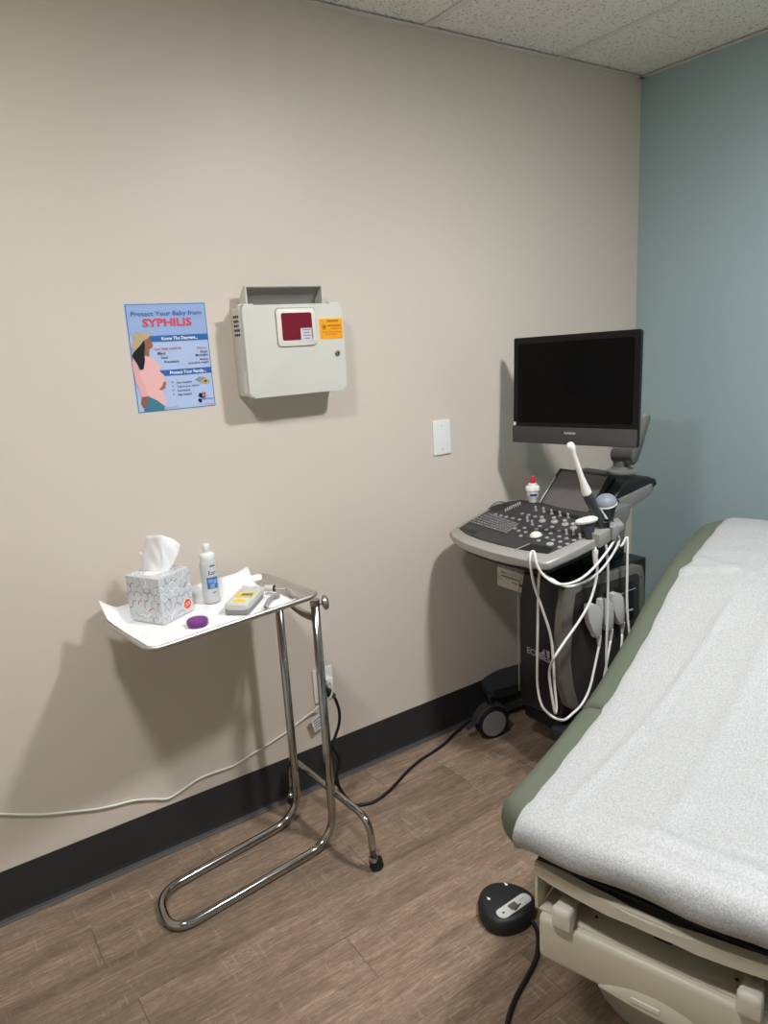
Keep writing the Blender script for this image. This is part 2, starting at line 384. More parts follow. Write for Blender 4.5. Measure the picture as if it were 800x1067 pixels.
pt('Disease:', 585, 648, 392, (206, 90, 110), .005)
pt('Protect Your Family...', 412, 645, 553, (245, 247, 250), .03)
for b_, a0, a1, yy in (('Use condoms', 455, 552, 613), ('Talk to your doctor', 458, 602, 639), ('Get tested', 460, 540, 665), ('Get treated', 463, 552, 691)):
    pt(b_, a0, a1, yy, (40, 48, 78), .008)
    pgz('bullet', [(a0-29+4*math.cos(k*.785), yy-8+4*math.sin(k*.785)) for k in range(8)], (40, 48, 78), .0024)
pgz('packet', [(570, 588), (600, 568), (640, 575), (655, 592), (640, 604), (610, 606)], (150, 150, 148), .0024)
pgz('packet', [(602, 598), (640, 578), (668, 592), (666, 606), (640, 615), (612, 609)], (196, 182, 130), .0028)
pgz('packet', [(626, 595), (640, 588), (650, 597), (638, 604)], (64, 66, 76), .0032)
for c, rgb in (((604, 681), (30, 34, 60)), ((600, 718), (30, 34, 60)), ((632, 676), (206, 80, 80))):
    pgz('emblem', [(c[0]+9*math.cos(k*.785), c[1]+9*math.sin(k*.785)) for k in range(8)], rgb, .0026)
pgz('emblem', [(588, 690), (604, 692), (622, 662), (618, 694), (640, 702), (612, 704), (600, 700)], (30, 34, 60), .0024)
pgz('emblem', [(625, 690), (640, 688), (652, 684), (640, 696), (628, 698)], (206, 80, 80), .0024)
pgz('emblem', [(606, 722), (612, 708), (616, 730), (604, 736), (598, 730)], (30, 34, 60), .003)
pt('Health Center', 615, 690, 716, (46, 92, 170), .02)
pt('Get the facts', 635, 690, 748, (206, 80, 90), .01)
pt('printed for public health', 385, 460, 771, (60, 70, 100), .004)

# ================================================================== SHARPS CABINET
sx0, sx1, sz0, sz1, sd = -1.833, -1.510, 1.354, 1.610, .096
sh = thing('sharps_cabinet', 'beige locking sharps disposal cabinet with dark red window mounted on wall', 'sharps container', ((sx0+sx1)/2, 0, sz0))
bm = new(); box(bm, (sx0+.004, -sd+.022, sz0+.004), (sx1-.004, -.0005, sz1-.004), .006, 2); obj('body', bm, M['sharps'], sh, smooth=40)
bm = new(); ol = [Vector((sx0+.002+(sx1-sx0-.004)/2+a, -sd, (sz0+sz1)/2+b)) for a, b in rrect(sx1-sx0, sz1-sz0, .014)]
prism(bm, ol, (0, .020, 0), .006, 3); door = obj('door', bm, M['sharps'], sh, smooth=40)
def sp(px, py, d=sd): return at(px, py, 'y', -d)
def fr(name, cx, cz, w_, h_, r, y, t, m, parent, bev=.001):
    bm = new(); prism(bm, [Vector((cx+a, y, cz+b)) for a, b in rrect(w_, h_, r)], (0, -t, 0), bev, 2); return obj(name, bm, m, parent, smooth=40)
c0 = sp(286.5, 322); c1 = sp(329.5, 359)
wx, wz, ww, wh = (c0.x+c1.x)/2, (c0.z+c1.z)/2, abs(c1.x-c0.x), abs(c0.z-c1.z)
fr('window_groove', wx, wz, ww+.006, wh+.006, .012, -sd, .0006, mat('sharps_groove', (168, 164, 152), .5), door, 0)
fr('window_frame', wx, wz, ww, wh, .011, -sd, .005, mat('sharps_frame', (232, 226, 212), .35), door, .002)
fr('red_window', wx+.001, wz+.002, ww-.026, wh-.028, .006, -sd-.005, .0008, mat('red_window', (118, 26, 44), .25), door, 0)
a = sp(313, 342, sd+.006); b = sp(325.5, 355, sd+.006)
fr('window_label', (a.x+b.x)/2, (a.z+b.z)/2, abs(a.x-b.x), abs(a.z-b.z), .001, -sd-.0058, .0006, mat('label_grey', (214, 206, 212), .4), door, 0)
for k in range(4):
    zz = a.z - .005 - .008*k
    fr('label_print', (a.x+b.x)/2+.001, zz, abs(a.x-b.x)*(.75, .6, .7, .5)[k], .0022, .0008, -sd-.0064, .0003, mat('ink_soft', (110, 104, 122), .5), door, 0)
a = sp(331.5, 330.5); b = sp(357.5, 352.5); lx, lz, lw, lh = (a.x+b.x)/2, (a.z+b.z)/2, abs(a.x-b.x), abs(a.z-b.z)
fr('warning_label_edge', lx, lz, lw, lh, .002, -sd, .0006, mat('label_cream', (240, 214, 160), .4), door, 0)
fr('warning_label', lx, lz-.0025, lw-.003, lh-.007, .001, -sd-.0006, .0004, mat('label_orange', (246, 164, 22), .4), door, 0)
ink = mat('ink_brown', (70, 38, 20), .5)
yl = -sd-.0011
text('lettering', 'CAUTION', (lx-.013, yl, lz+.0175), (lx+.026, yl, lz+.0175), UP, NY, ink, door, 0, .04, .005)
text('lettering', 'BIOHAZARD', (lx-.01, yl, lz+.004), (lx+.034, yl, lz+.004), UP, NY, ink, door, 0, .02, .005)
text('lettering', 'SHARPS ONLY', (lx-.002, yl, lz-.003), (lx+.03, yl, lz-.003), UP, NY, ink, door, 0, .01, .003)
text('lettering', 'Do not reach into opening', (lx-.03, yl, lz-.013), (lx+.034, yl, lz-.013), UP, NY, ink, door, 0, 0, .004)
text('lettering', 'Keep upright', (lx-.02, yl, lz-.019), (lx+.02, yl, lz-.019), UP, NY, ink, door, 0, 0, .003)
for k in range(3):       # biohazard mark of three open rings
    an = R(90+120*k); cc = Vector((lx-.024+.0036*math.cos(an), yl, lz+.003+.0036*math.sin(an))); bm = new(); n = 12
    ro = [[cc + Vector((math.cos(an+.5+j*5.3/n)*r_, 0, math.sin(an+.5+j*5.3/n)*r_)) for r_ in (.0052, .0038)] for j in range(n+1)]
    for q0, q1 in zip(ro, ro[1:]): bm.faces.new([bm.verts.new(p) for p in (q0[0], q1[0], q1[1], q0[1])])
    obj('biohazard_ring', bm, ink, door)
lk = sp(351.5, 368)
bm = new(); lathe(bm, [(.0085, 0), (.0085, .003), (.0065, .0045), (.006, .0035), (0, .0035)], (lk.x, -sd, lk.z), NY, 24); lock = obj('lock', bm, M['satin'], door, smooth=30)
bm = new(); box(bm, (lk.x-.001, -sd-.0048, lk.z-.004), (lk.x+.001, -sd-.003, lk.z+.004)); obj('keyhole', bm, M['black'], lock)
for zc in (1.583, 1.40):                # hinges on the left edge
    bm = new(); cyl(bm, (sx0+.001, -sd+.021, zc-.03), (sx0+.001, -sd+.021, zc+.03), .0045, 12)
    for q in (-.028, -.010, .010, .028): cyl(bm, (sx0+.001, -sd+.021, zc+q-.003), (sx0+.001, -sd+.021, zc+q+.003), .006, 12)
    obj('hinge', bm, mat('hinge_cream', (226, 222, 210), .4), sh, smooth=40)
for i in range(5):                      # vent slots in the left side
    for j in range(3):
        bm = new(); box(bm, (sx0+.0032, -.058+.013*j, 1.528+.0125*i), (sx0+.0045, -.048+.013*j, 1.5355+.0125*i), .0008, 1); obj('vent_slot', bm, M['black'], sh)
# chute on top: hood that leans forward, side cheeks and curved back
hx0, hx1, hz = at(255, 305, 'y', -.055).x, at(335.5, 305, 'y', -.055).x, at(290, 298.5, 'y', -.055).z
crv = [(-.056, hz), (-.046, hz-.001), (-.032, hz-.010), (-.020, hz-.024), (-.010, sz1+.016), (-.003, sz1-.006)]
for x in (hx0, hx1-.004): obj('chute_cheek', prism(new(), [Vector((x, -.058, sz1-.006)), Vector((x, -.058, hz+.001))] + [Vector((x, y, z+.001)) for y, z in crv], (.004, 0, 0)), M['sharps'], sh)
obj('chute_back', prism(new(), [Vector((hx0+.004, y, z)) for y, z in crv] + [Vector((hx0+.004, y-.004, z-.003)) for y, z in crv[::-1]], (hx1-hx0-.008, 0, 0)), M['sharps_in'], sh, smooth=40)
obj('chute_floor', box(new(), (hx0+.004, -.056, sz1-.005), (hx1-.004, -.010, sz1-.002)), M['sharps_in'], sh)
obj('chute_lip', box(new(), (hx0, -.059, hz-.0005), (hx1, -.052, hz+.003), .001), M['sharps'], sh)
for a, b in ((-1.835, -1.795), (-1.56, -1.515)):
    bm = new(); box(bm, (a+.008, -sd+.004, sz1-.003), (b, -sd+.03, sz1+.004), .003, 2); obj('top_tab', bm, M['sharps'], sh)

# ================================================================== WALL PLATES
wp = thing('wall_plate', 'white blank electrical cover plate between sharps cabinet and ultrasound monitor', 'wall plate', (-1.075, 0, 1.084))
bm = new(); prism(bm, [Vector((-1.075+a, -.0002, 1.1455+b)) for a, b in rrect(.079, .123, .004, 4)], (0, -.006, 0), .0025, 3); obj('plate', bm, M['plate'], wp, smooth=50)
for dz in (-.042, .042):
    bm = new(); lathe(bm, [(.0035, 0), (.003, .0009), (0, .001)], (-1.075, -.0062, 1.1455+dz), NY, 12); obj('screw', bm, mat('screw_white', (205, 205, 200), .4), wp, smooth=40)
ox, oz = -1.6295, .3705
wo = thing('wall_outlet', 'white duplex power outlet low on beige wall behind the tray stand', 'outlet', (ox, 0, .309))
bm = new(); prism(bm, [Vector((ox+a, -.0002, oz+b)) for a, b in rrect(.075, .122, .004, 4)], (0, -.006, 0), .0025, 3); obj('plate', bm, M['plate'], wo, smooth=50)
for dz in (.0195, -.0195):
    bm = new(); prism(bm, [Vector((ox+a, -.006, oz+dz+b)) for a, b in rrect(.034, .028, .008, 4)], (0, -.0012, 0), .0004, 1); s_ = obj('socket', bm, M['plate'], wo)
    bm = new()
    for dx in (-.0065, .0065): box(bm, (ox+dx-.001, -.0078, oz+dz-.002), (ox+dx+.001, -.0071, oz+dz+.007))
    obj('slot', bm, M['black'], s_)
# white cord: plug in the upper socket, cord along the wall to the left
c = thing('white_cord', 'thin white cord running along the beige wall from outlet to the left edge', 'cord', (ox, -.008, oz))
bm = new(); box(bm, (ox-.004, -.040, oz+.0195-.012), (ox+.022, -.0075, oz+.0195+.012), .005, 3); obj('plug', bm, M['white'], c, smooth=50)
pts = [(ox+.012, -.036, oz+.018)] + [at(px, py, 'y', yy) for px, py, yy in ((345, 712, -.05), (346.5, 720, -.055), (343, 728, -.05), (335, 734, -.03), (325, 742, -.012), (312, 752, -.006), (298, 763, -.005), (280, 775, -.005), (262, 786, -.005), (245, 797, -.005), (226, 804, -.005), (208, 811, -.005), (190, 823, -.005), (175, 832, -.005), (160, 832.5, -.005), (140, 834, -.005), (120, 839, -.005), (100, 843, -.005), (72, 846, -.005), (45, 848.5, -.005), (15, 848.5, -.005), (-30, 847, -.005), (-80, 846, -.005))]
bm = new(); tube(bm, pts, .0033, 10, 6); obj('cable', bm, M['cordw'], c, smooth=180)
bm = new(); p = at(330, 738, 'y', -.02)
lbl = [at(323.5, 750, 'y', -.02), at(334, 741, 'y', -.02), at(338, 755, 'y', -.02), at(328, 763, 'y', -.02)]
prism(bm, lbl, (0, -.0006, 0)); tg = obj('tag', bm, mat('tag_white', (228, 226, 222), .6), c)
for k in range(4):
    a = lbl[0].lerp(lbl[3], .25+.18*k); b = lbl[1].lerp(lbl[2], .25+.18*k); a, b = a.lerp(b, .15), a.lerp(b, .8-.12*(k % 2))
    bm = new(); dn = (lbl[3]-lbl[0])*.07; prism(bm, [a+NY*.0008, b+NY*.0008, b+dn+NY*.0008, a+dn+NY*.0008], NY*.0003); obj('print_line', bm, mat('ink_grey', (120, 120, 122), .5), tg)
# black power cord of the ultrasound machine
c = thing('power_cord', 'black power cord from the outlet across the floor to ultrasound machine', 'cord', (ox, -.01, 0))
bm = new(); lathe(bm, [(.011, 0), (.014, .004), (.014, .022), (.009, .034), (.006, .045)], (ox, -.0075, oz-.0195), (.35, -.8, -.25), 16); obj('plug', bm, M['rubber'], c, smooth=50)
pts = [(ox+.012, -.045, oz-.03)] + [at(px, py, 'y', -.055) for px, py in ((350, 730), (353.5, 742), (353, 755), (349, 768), (346, 778))] + [Vector((-1.615, -.05, .10)), Vector((-1.635, -.045, .02))] + [at(px, py, 'z', .0055) for px, py in ((351, 811), (353, 819), (359, 829), (366, 836.5))] + \
      [at(px, py, 'z', .0055) for px, py in ((372, 839), (388, 836), (402, 827), (414, 815), (425, 803), (438, 792), (452, 783), (464, 774), (474, 764), (484, 756), (492, 751))] + [Vector((-.95, -.06, .0055)), Vector((-.8, -.06, .0055)), Vector((-.6, -.10, .0055))]
bm = new(); tube(bm, pts, .0052, 10, 6); obj('cable', bm, M['rubber'], c, smooth=180)

# ================================================================== MAYO STAND
TC = Vector((-2.060, -.212, 0)); TR_ = R(7.5)
def tl(x, y, z): return Vector((TC.x + x*math.cos(TR_) - y*math.sin(TR_), TC.y + x*math.sin(TR_) + y*math.cos(TR_), z))
ms = thing('instrument_stand', 'chrome wheeled instrument stand with shallow steel tray against beige wall', 'stand', (-1.80, -.205, 0))
ZT = .818
bm = new(); rings = []
for ins, z in ((.004, ZT-.006), (0, ZT-.002), (.001, ZT+.003), (.006, ZT+.005), (.011, ZT+.001), (.016, ZT-.010), (.022, ZT-.015), (.035, ZT-.017), (.036, ZT-.0185), (.022, ZT-.017), (.014, ZT-.012), (.006, ZT-.004)):
    rings.append([tl(a+.009, b, z) for a, b in rrect(.512-2*ins, .302-2*ins, max(.038-ins, .008), 8)])
loft(bm, rings[:8], False, True); bb = new()
tray = obj('tray', bm, M['steel'], ms, smooth=60)
bm = new(); loft(bm, [rings[0], rings[11], rings[10], rings[9], rings[8]], False, True); obj('tray_underside', bm, M['steel'], ms, smooth=60)
bb.free()
rT = .0127
pf, pb = Vector((-1.786, -.292, 0)), Vector((-1.818, -.120, 0))
e1, e2 = at(191, 963, 'z', rT), at(171, 934, 'z', rT)
axd = (tl(1, 0, 0)-tl(0, 0, 0))
loop = [pf+UP*.80, pf+UP*rT, e1-axd*.07, e1-axd*.0, ]
A_ = pf + UP*rT; B_ = pb + UP*rT
fl = Vector((-2.315, -.345, rT)); bl = Vector((-2.300, -.178, rT))
path = fillet([pf+UP*(ZT-.026), A_, fl, bl, B_, pb+UP*(ZT-.03)], [0, .10, .075, .075, .10, 0], 12)
bm = new(); tube(bm, path, rT, 18, 1, smooth=False); obj('tube_frame', bm, M['chrome'], ms, smooth=180)
cf, cb = at(389, 893, 'z', .045), Vector((-1.800, -.034, .045))
zc = .170
cross = fillet([cb, Vector((cb.x+.012, cb.y, zc)), Vector((cf.x-.005, cf.y, zc)), cf], [0, .05, .11, 0], 10)
off_ = Vector((.022, 0, 0))
bm = new(); tube(bm, cross, .0105, 16, 1, smooth=False); obj('cross_bar', bm, M['chrome'], ms, smooth=180)
for cpt in (cf, cb):
    bm = new(); lathe(bm, [(.0115, 0), (.0145, -.003), (.0145, -.010), (.008, -.022), (.004, -.026)], (cpt.x, cpt.y, .048), UP, 18); col_ = obj('caster_collar', bm, M['chrome'], ms, smooth=40)
    bm = new()
    for sgn in (-1, 1):
        lathe(bm, [(.008, 0), (.019, .002), (.0205, .006), (.0205, .008), (.017, .011), (.006, .0125), (0, .0125)], Vector((cpt.x+.008, cpt.y, .0206)) + Vector((.45, .9, 0)).normalized()*.0015*sgn, Vector((.45, .9, 0))*sgn, 20)
    obj('caster', bm, M['rubber'], ms, smooth=40)
# tray bracket between the posts, ferrules, knob
bm = new(); br = []
for i in range(13):
    t_ = i/12; p = (pb+UP*.786).lerp(pf+UP*.742, t_); p.z -= .018*math.sin(t_*math.pi); hh = .007 + .011*abs(t_-.35)
    x_ = Vector((1, 0, 0)); br.append([p + x_*.006 + UP*hh*.6, p - x_*.006 + UP*hh*.6, p - x_*.006 - UP*hh, p + x_*.006 - UP*hh])
loft(bm, br); obj('bracket', bm, M['satin'], ms, smooth=50)
for p in (pf, pb): obj('post_cap', cyl(new(), p+UP*(ZT-.042), p+UP*(ZT-.024), rT+.0012, 18), M['chrome'], ms, smooth=40)
kd = Vector((.86, -.42, .1)).normalized(); kb = pf + UP*.779 + kd*.011
bm = new(); lathe(bm, [(.005, 0), (.005, .008), (.012, .010), (.0215, .014), (.022, .020), (.018, .026), (.008, .029), (0, .029)], kb, kd, 24); obj('knob', bm, M['satin'], ms, smooth=40)
for yy in (-.10, .10): obj('tray_rail', cyl(new(), tl(-.10, yy, ZT-.0245), tl(.225, yy, ZT-.0245), .005, 10), M['steel'], ms, smooth=40)

# paper towel on the tray
ZP = ZT-.0155
bm = new(); nx, ny = 40, 22; g = []
for i in range(nx+1):
    r_ = []
    for j in range(ny+1):
        s_, t_ = i/nx, j/ny
        x = -.226 + .434*s_ - .022*(t_-.3)*(1-s_); y = -.128 + .272*t_ + .018*(s_)*(t_ > .99)*0
        z = ZP + .0012 + .0008*math.sin(9*s_+4*t_)*math.sin(7*t_)
        e_ = max(0, (-.196-x)/.046); z += .030*e_**1.3*(.15+.9*t_)
        if y > .112: z += (y-.112)*1.25
        if x > .17 and y > .08: z += .010*((x-.17)/.04)*((y-.08)/.06)
        y -= .02*max(0, s_-.75)*0
        r_.append(bm.verts.new(tl(x, y, z)))
    g.append(r_)
for i in range(nx):
    for j in range(ny): bm.faces.new((g[i][j], g[i+1][j], g[i+1][j+1], g[i][j+1]))
o = obj('paper_towel', bm, M['towel'], smooth=180); md = o.modifiers.new('t', 'SOLIDIFY'); md.thickness = .0008; md.offset = 1
tag(rebase(o), 'white paper towel lining the steel instrument tray', 'paper towel')
ZC = ZP + .0033

# tissue box
TA = R(29); f0 = at(171, 651.5, 'z', ZC); S_ = .116; HB = .125
ex = Vector((math.cos(TA), math.sin(TA), 0)); ey = Vector((-math.sin(TA), math.cos(TA), 0))
tb = thing('tissue_box', 'grey cube tissue box printed with rings and an orange sticker on the tray', 'tissue box', f0+(ex+ey)*S_/2, 0)
def tbp(a, b, z): return f0 + ex*a + ey*b + UP*z
mtx = Matrix.Translation(f0) @ Matrix.Rotation(TA, 4, 'Z')
bm = new(); box(bm, (0, 0, 0), (S_, S_, HB), .0015, 2, mtx); obj('carton', bm, mat('carton_grey', (208, 211, 211), .4), tb)
def ring_mesh(bm, o3, ax1, ax2, n3, c, r, w_, a0, a1, ext, dots=False):
    n = 28
    for k in range(n):
        if dots and k % 2: continue
        q = [(c[0]+math.cos(R(a0+(a1-a0)*kk/n))*rr, c[1]+math.sin(R(a0+(a1-a0)*kk/n))*rr) for kk, rr in ((k, r), (k+1, r), (k+1, r-w_), (k, r-w_))]
        if all(.0015 < x < S_-.0015 and .0015 < y < ext-.0015 for x, y in q):
            bm.faces.new([bm.verts.new(o3 + ax1*x + ax2*y + n3*.0005) for x, y in q])
rc = [(120, 124, 130), (250, 250, 248), (178, 60, 64), (150, 156, 160), (84, 88, 98), (170, 190, 196)]
random.seed(3)
for face, (o3, a1_, a2_, n3) in enumerate(((tbp(0, 0, 0), ex, UP, -ey), (tbp(0, 0, 0), ey, UP, -ex), (tbp(0, 0, HB), ex, ey, UP))):
    ext = HB if face < 2 else S_
    q = 0
    for i in range(6):
        for j in range(6):
            cx_, cz_ = .004+.0225*i+(.0075 if j % 2 else -.004), .006+.0215*j+random.uniform(-.003, .003); r_ = random.uniform(.0125, .0150)
            if face == 0 and cx_ > .075 and cz_ < .045: continue
            if face == 2 and (cx_-S_/2)**2+(cz_-S_/2)**2 < .042**2: continue
            k = random.choice([0, 1, 1, 3, 4, 4, 2, 3, 0]); bm = new(); a0 = random.choice([0, 90, 180, 270]); sp_ = 90 if k == 2 else random.choice([180, 200, 270])
            ring_mesh(bm, o3, a1_, a2_, n3, (cx_, cz_), r_, (.0013, .0024, .002, .0012, .0018, .001)[k], a0, a0+sp_, ext, k == 4)
            if len(bm.faces): obj('printed_ring', bm, mat('ring_%d' % k, rc[k], .4), tb)
            else: bm.free()
def disc(bm, c, a1_, a2_, r, n3, n=24): flat(bm, [c + a1_*(math.cos(6.2832*k/n)*r) + a2_*(math.sin(6.2832*k/n)*r) for k in range(n)], n3)
sc_ = tbp(.094, 0, .026)
bm = new(); disc(bm, sc_-ey*.0003, ex, UP, .0165, -ey); obj('sticker_edge', bm, mat('sticker_pale', (246, 214, 196), .4), tb)
bm = new(); disc(bm, sc_-ey*.0007, ex, UP, .0132, -ey); st = obj('sticker', bm, mat('sticker_orange', (226, 78, 40), .4), tb)
bm = new()
for k in (-1, 1): flat(bm, [sc_-ey*.0012 + ex*a + UP*(b+k*.003) for a, b in ((-.010, -.003), (.010, .001), (.010, .003), (-.010, -.001))], -ey)
obj('sticker_print', bm, mat('sticker_white', (248, 210, 196), .5), st)
bm = new(); cc = tbp(S_/2, S_/2, HB+.0003); flat(bm, [cc + ex*(math.cos(6.2832*k/24)*.042) + ey*(math.sin(6.2832*k/24)*.026) for k in range(24)], UP); obj('opening', bm, M['towel'], tb)
# tissue: folded sheet standing out of the opening
cc = tbp(S_/2, S_/2, HB); tv = Vector((_r.x, _r.y, 0)).normalized(); tw = Vector((-tv.y, tv.x, 0))
def sheet(left, right, bulge, back):      # two edge polylines (photo crop pixels) -> curved sheet
    def res(pl, n):
        d = [0]
        for a, b in zip(pl, pl[1:]): d.append(d[-1]+math.dist(a, b))
        out = []
        for i in range(n+1):
            q = d[-1]*i/n; k = max(j for j in range(len(d)-1) if d[j] <= q+1e-9); t = (q-d[k])/(d[k+1]-d[k]); out.append((pl[k][0]+(pl[k+1][0]-pl[k][0])*t, pl[k][1]+(pl[k+1][1]-pl[k][1])*t))
        return out
    n, m_ = 12, 10; A = res(left, n); B = res(right, n); bm = new(); g = []
    for i in range(n+1):
        row = []
        for j in range(m_+1):
            t = j/m_; X = A[i][0]+(B[i][0]-A[i][0])*t; Y = A[i][1]+(B[i][1]-A[i][1])*t
            dep = back(t, i/n) + bulge*math.sin(t*math.pi)*(1-.5*i/n) + .0016*math.sin(t*9+i*.9)
            row.append(bm.verts.new(atp(125+X/8.889, 550+Y/8.889, cc+tw*dep, tw)))
        g.append(row)
    for i in range(n):
        for j in range(m_): bm.faces.new((g[i][j], g[i][j+1], g[i+1][j+1], g[i+1][j]))
    o = obj('tissue_sheet', bm, M['tissue'], tb, smooth=180); md = o.modifiers.new('t', 'SOLIDIFY'); md.thickness = .0006
sheet([(205, 405), (203, 330), (208, 255), (228, 170), (240, 75)], [(385, 420), (392, 330), (384, 220), (372, 150), (372, 66)], -.006, lambda t, v: .010-.020*t+.004*v)
sheet([(385, 420), (392, 330), (384, 220), (372, 150), (372, 66)], [(455, 395), (500, 320), (545, 222), (560, 155), (480, 98)], .004, lambda t, v: -.010+.022*t*(.5+v)+.004*v)
sheet([(215, 400), (212, 330), (206, 290), (190, 262), (168, 236)], [(240, 400), (240, 330), (232, 250), (228, 205), (225, 178)], .002, lambda t, v: .016)
sheet([(260, 400), (250, 330), (250, 230), (252, 150), (258, 90)], [(450, 390), (480, 320), (510, 230), (520, 165), (455, 100)], .006, lambda t, v: .018+.004*v)

# gel bottle
b0 = at(221, 626.5, 'z', ZC)
gb = thing('squeeze_bottle', 'frosted squeeze bottle with white cap standing behind tissue box on tray', 'bottle', b0)
fm = mat('frosted_plastic', (232, 234, 232), .45, trans=.35)
bm = new(); lathe(bm, [(.019, 0), (.0225, .002), (.0235, .006), (.0235, .040), (.0225, .060), (.0235, .080), (.0235, .112), (.0215, .120), (.0195, .124)], b0, UP, 32); obj('body', bm, fm, gb, smooth=40)
bm = new(); lathe(bm, [(.0200, .124), (.0205, .126), (.0205, .139), (.018, .142), (.010, .145), (.0095, .150), (.0105, .152), (.0105, .165), (.0085, .1685), (0, .169)], b0, UP, 32); obj('cap', bm, M['white'], gb, smooth=40)
vd = (Vector((CAM.x, CAM.y, 0))-Vector((b0.x, b0.y, 0))).normalized(); va = math.atan2(vd.y, vd.x)
def bpatch(name, a0, a1, z0_, z1_, m, r=.0239):
    bm = new(); n = 10; lo = []; hi = []
    for k in range(n+1):
        t_ = va+R(a0+(a1-a0)*k/n); d = Vector((math.cos(t_), math.sin(t_), 0))*r
        lo.append(bm.verts.new(b0+d+UP*z0_)); hi.append(bm.verts.new(b0+d+UP*z1_))
    for k in range(n): bm.faces.new((lo[k], lo[k+1], hi[k+1], hi[k]))
    obj(name, bm, m, gb, smooth=180)
bpatch('label', -20, 58, .044, .077, mat('label_blue', (66, 112, 176), .4))
for k, (a0, a1, z_, h_) in enumerate(((0, 30, .046, .012), (24, 50, .058, .012), (-10, 20, .062, .010))): bpatch('label_pattern', a0, a1, z_, z_+h_, mat('label_lightblue', (132, 166, 210), .4), .0241)
for a0, a1, z_, h_ in ((8, 46, .108, .003), (-2, 4, .084, .012), (10, 50, .090, .002), (10, 42, .085, .002), (12, 36, .032, .002)):
    bpatch('label_print', a0, a1, z_, z_+h_, mat('ink_navy', (46, 62, 104), .5), .0241)

# purple cap
p = at(206, 650.5, 'z', ZC)
bm = new(); n = 48
loft(bm, [[p + Vector((math.cos(6.2832*k/n)*r_*(1 + (.025 if (k % 2 and rib) else 0)), math.sin(6.2832*k/n)*r_*(1 + (.025 if (k % 2 and rib) else 0)), z)) for k in range(n)] for r_, z, rib in ((.0235, 0, 0), (.0268, .0015, 1), (.0268, .0125, 1), (.0250, .0145, 0), (.019, .0148, 0))])
tag(rebase(obj('bottle_cap', bm, mat('purple_plastic', (112, 34, 124), .35), smooth=40)), 'small round purple plastic cap on the tray in front of tissue box', 'cap')

# fetal doppler
da = R(47); q0 = at(235, 640, 'z', ZC); q1 = at(258, 641.5, 'z', ZC)
dx_ = Vector((math.cos(da), math.sin(da), 0)); dy_ = Vector((-math.sin(da), math.cos(da), 0)); dc = (q0+q1)/2 + dx_*.068
fd = thing('fetal_doppler', 'grey handheld doppler with yellow label, probe and coiled cord on tray', 'doppler', dc)
DM = Matrix.Translation(dc) @ Matrix.Rotation(da, 4, 'Z')
gl = mat('doppler_light', (206, 205, 198), .45); gd = mat('doppler_dark', (134, 134, 134), .5)
def dl(x, y, z): return DM @ Vector((x, y, z))
bm = new(); prism(bm, [dl(a, b, 0) for a, b in rrect(.136, .066, .008)], UP*.013, .002, 2); obj('lower_shell', bm, gd, fd, smooth=40)
bm = new(); prism(bm, [dl(a, b, .013) for a, b in rrect(.136, .066, .009)], UP*.015, .005, 3); obj('upper_shell', bm, gl, fd, smooth=50)
bm = new(); flat(bm, [dl(a, b, .0281) for a, b in ((-.050, -.022), (-.012, -.022), (-.012, .022), (-.050, .022))], UP); obj('face_label', bm, mat('label_paleyellow', (226, 222, 200), .4), fd)
bm = new(); flat(bm, [dl(a, b, .0285) for a, b in ((-.048, -.018), (-.034, -.020), (-.022, .002), (-.034, .019), (-.048, .016))], UP); obj('yellow_patch', bm, mat('label_yellow', (238, 202, 60), .4), fd)
bm = new(); flat(bm, [dl(a, b, .0285) for a, b in ((-.008, -.025), (.030, -.025), (.030, .025), (-.008, .025))], UP); obj('display_label', bm, mat('label_yellow', (238, 202, 60), .4), fd)
bm = new(); flat(bm, [dl(a, b, .0289) for a, b in ((.002, -.021), (.019, -.021), (.019, .010), (.002, .010))], UP); obj('display', bm, mat('lcd', (108, 112, 84), .2), fd)
bm = new(); prism(bm, [dl(a-.01, b, .006) for a, b in ((.078, -.030), (.078, .030), (.090, .030), (.098, .020), (.098, -.020), (.090, -.030))], UP*.020, .003); obj('probe_cradle', bm, gl, fd, smooth=40)
bm = new(); lathe(bm, [(.0, 0), (.012, .001), (.013, .006), (.009, .020), (.0085, .032), (.010, .040)], dl(.082, .034, .018), dl(0, -1, .0)-dl(0, 0, 0), 20); pr = obj('probe', bm, gl, fd, smooth=50)
p0_ = at(276, 613, 'z', ZC+.016); p1_ = at(285, 613, 'z', ZC+.016)
bm = new(); cyl(bm, p0_, p1_, .0095, 18); obj('probe_head', bm, gl, fd, smooth=40)
bm = new(); lathe(bm, [(.0096, 0), (.0096, .003), (0, .003)], p1_, p1_-p0_, 18); obj('probe_ring', bm, M['black'], fd, smooth=40)
tau = mat('coil_cord', (168, 160, 154), .5)
def coil(name, pts, r, cr, turns):
    P = spline(pts, 24); out = []; L = len(P)
    for i in range(L):
        T = (P[min(i+1, L-1)]-P[max(i-1, 0)]).normalized(); x, y, _ = frame_of(T); out.append(P[i] + (x*math.cos(i/L*turns*6.2832) + y*math.sin(i/L*turns*6.2832))*r)
    bm = new(); tube(bm, out, cr, 6, 1, smooth=False); return obj(name, bm, tau, fd, smooth=180)
cz = ZC+.0085
coil('coiled_cord', [at(291, 620, 'z', cz), at(287, 620.5, 'z', cz), at(281, 625, 'z', cz), at(278, 630, 'z', cz), at(277, 633, 'z', cz)], .0058, .0016, 20)
coil('coiled_cord', [at(299, 613, 'z', cz), at(302, 616, 'z', cz), at(305, 619, 'z', cz), at(309, 623, 'z', cz)], .0055, .0016, 14)
bm = new(); tube(bm, [p1_+UP*0, at(292, 613.5, 'z', ZC+.014), at(299, 613, 'z', cz)], .0016, 8); obj('cord_lead', bm, gl, fd, smooth=180)
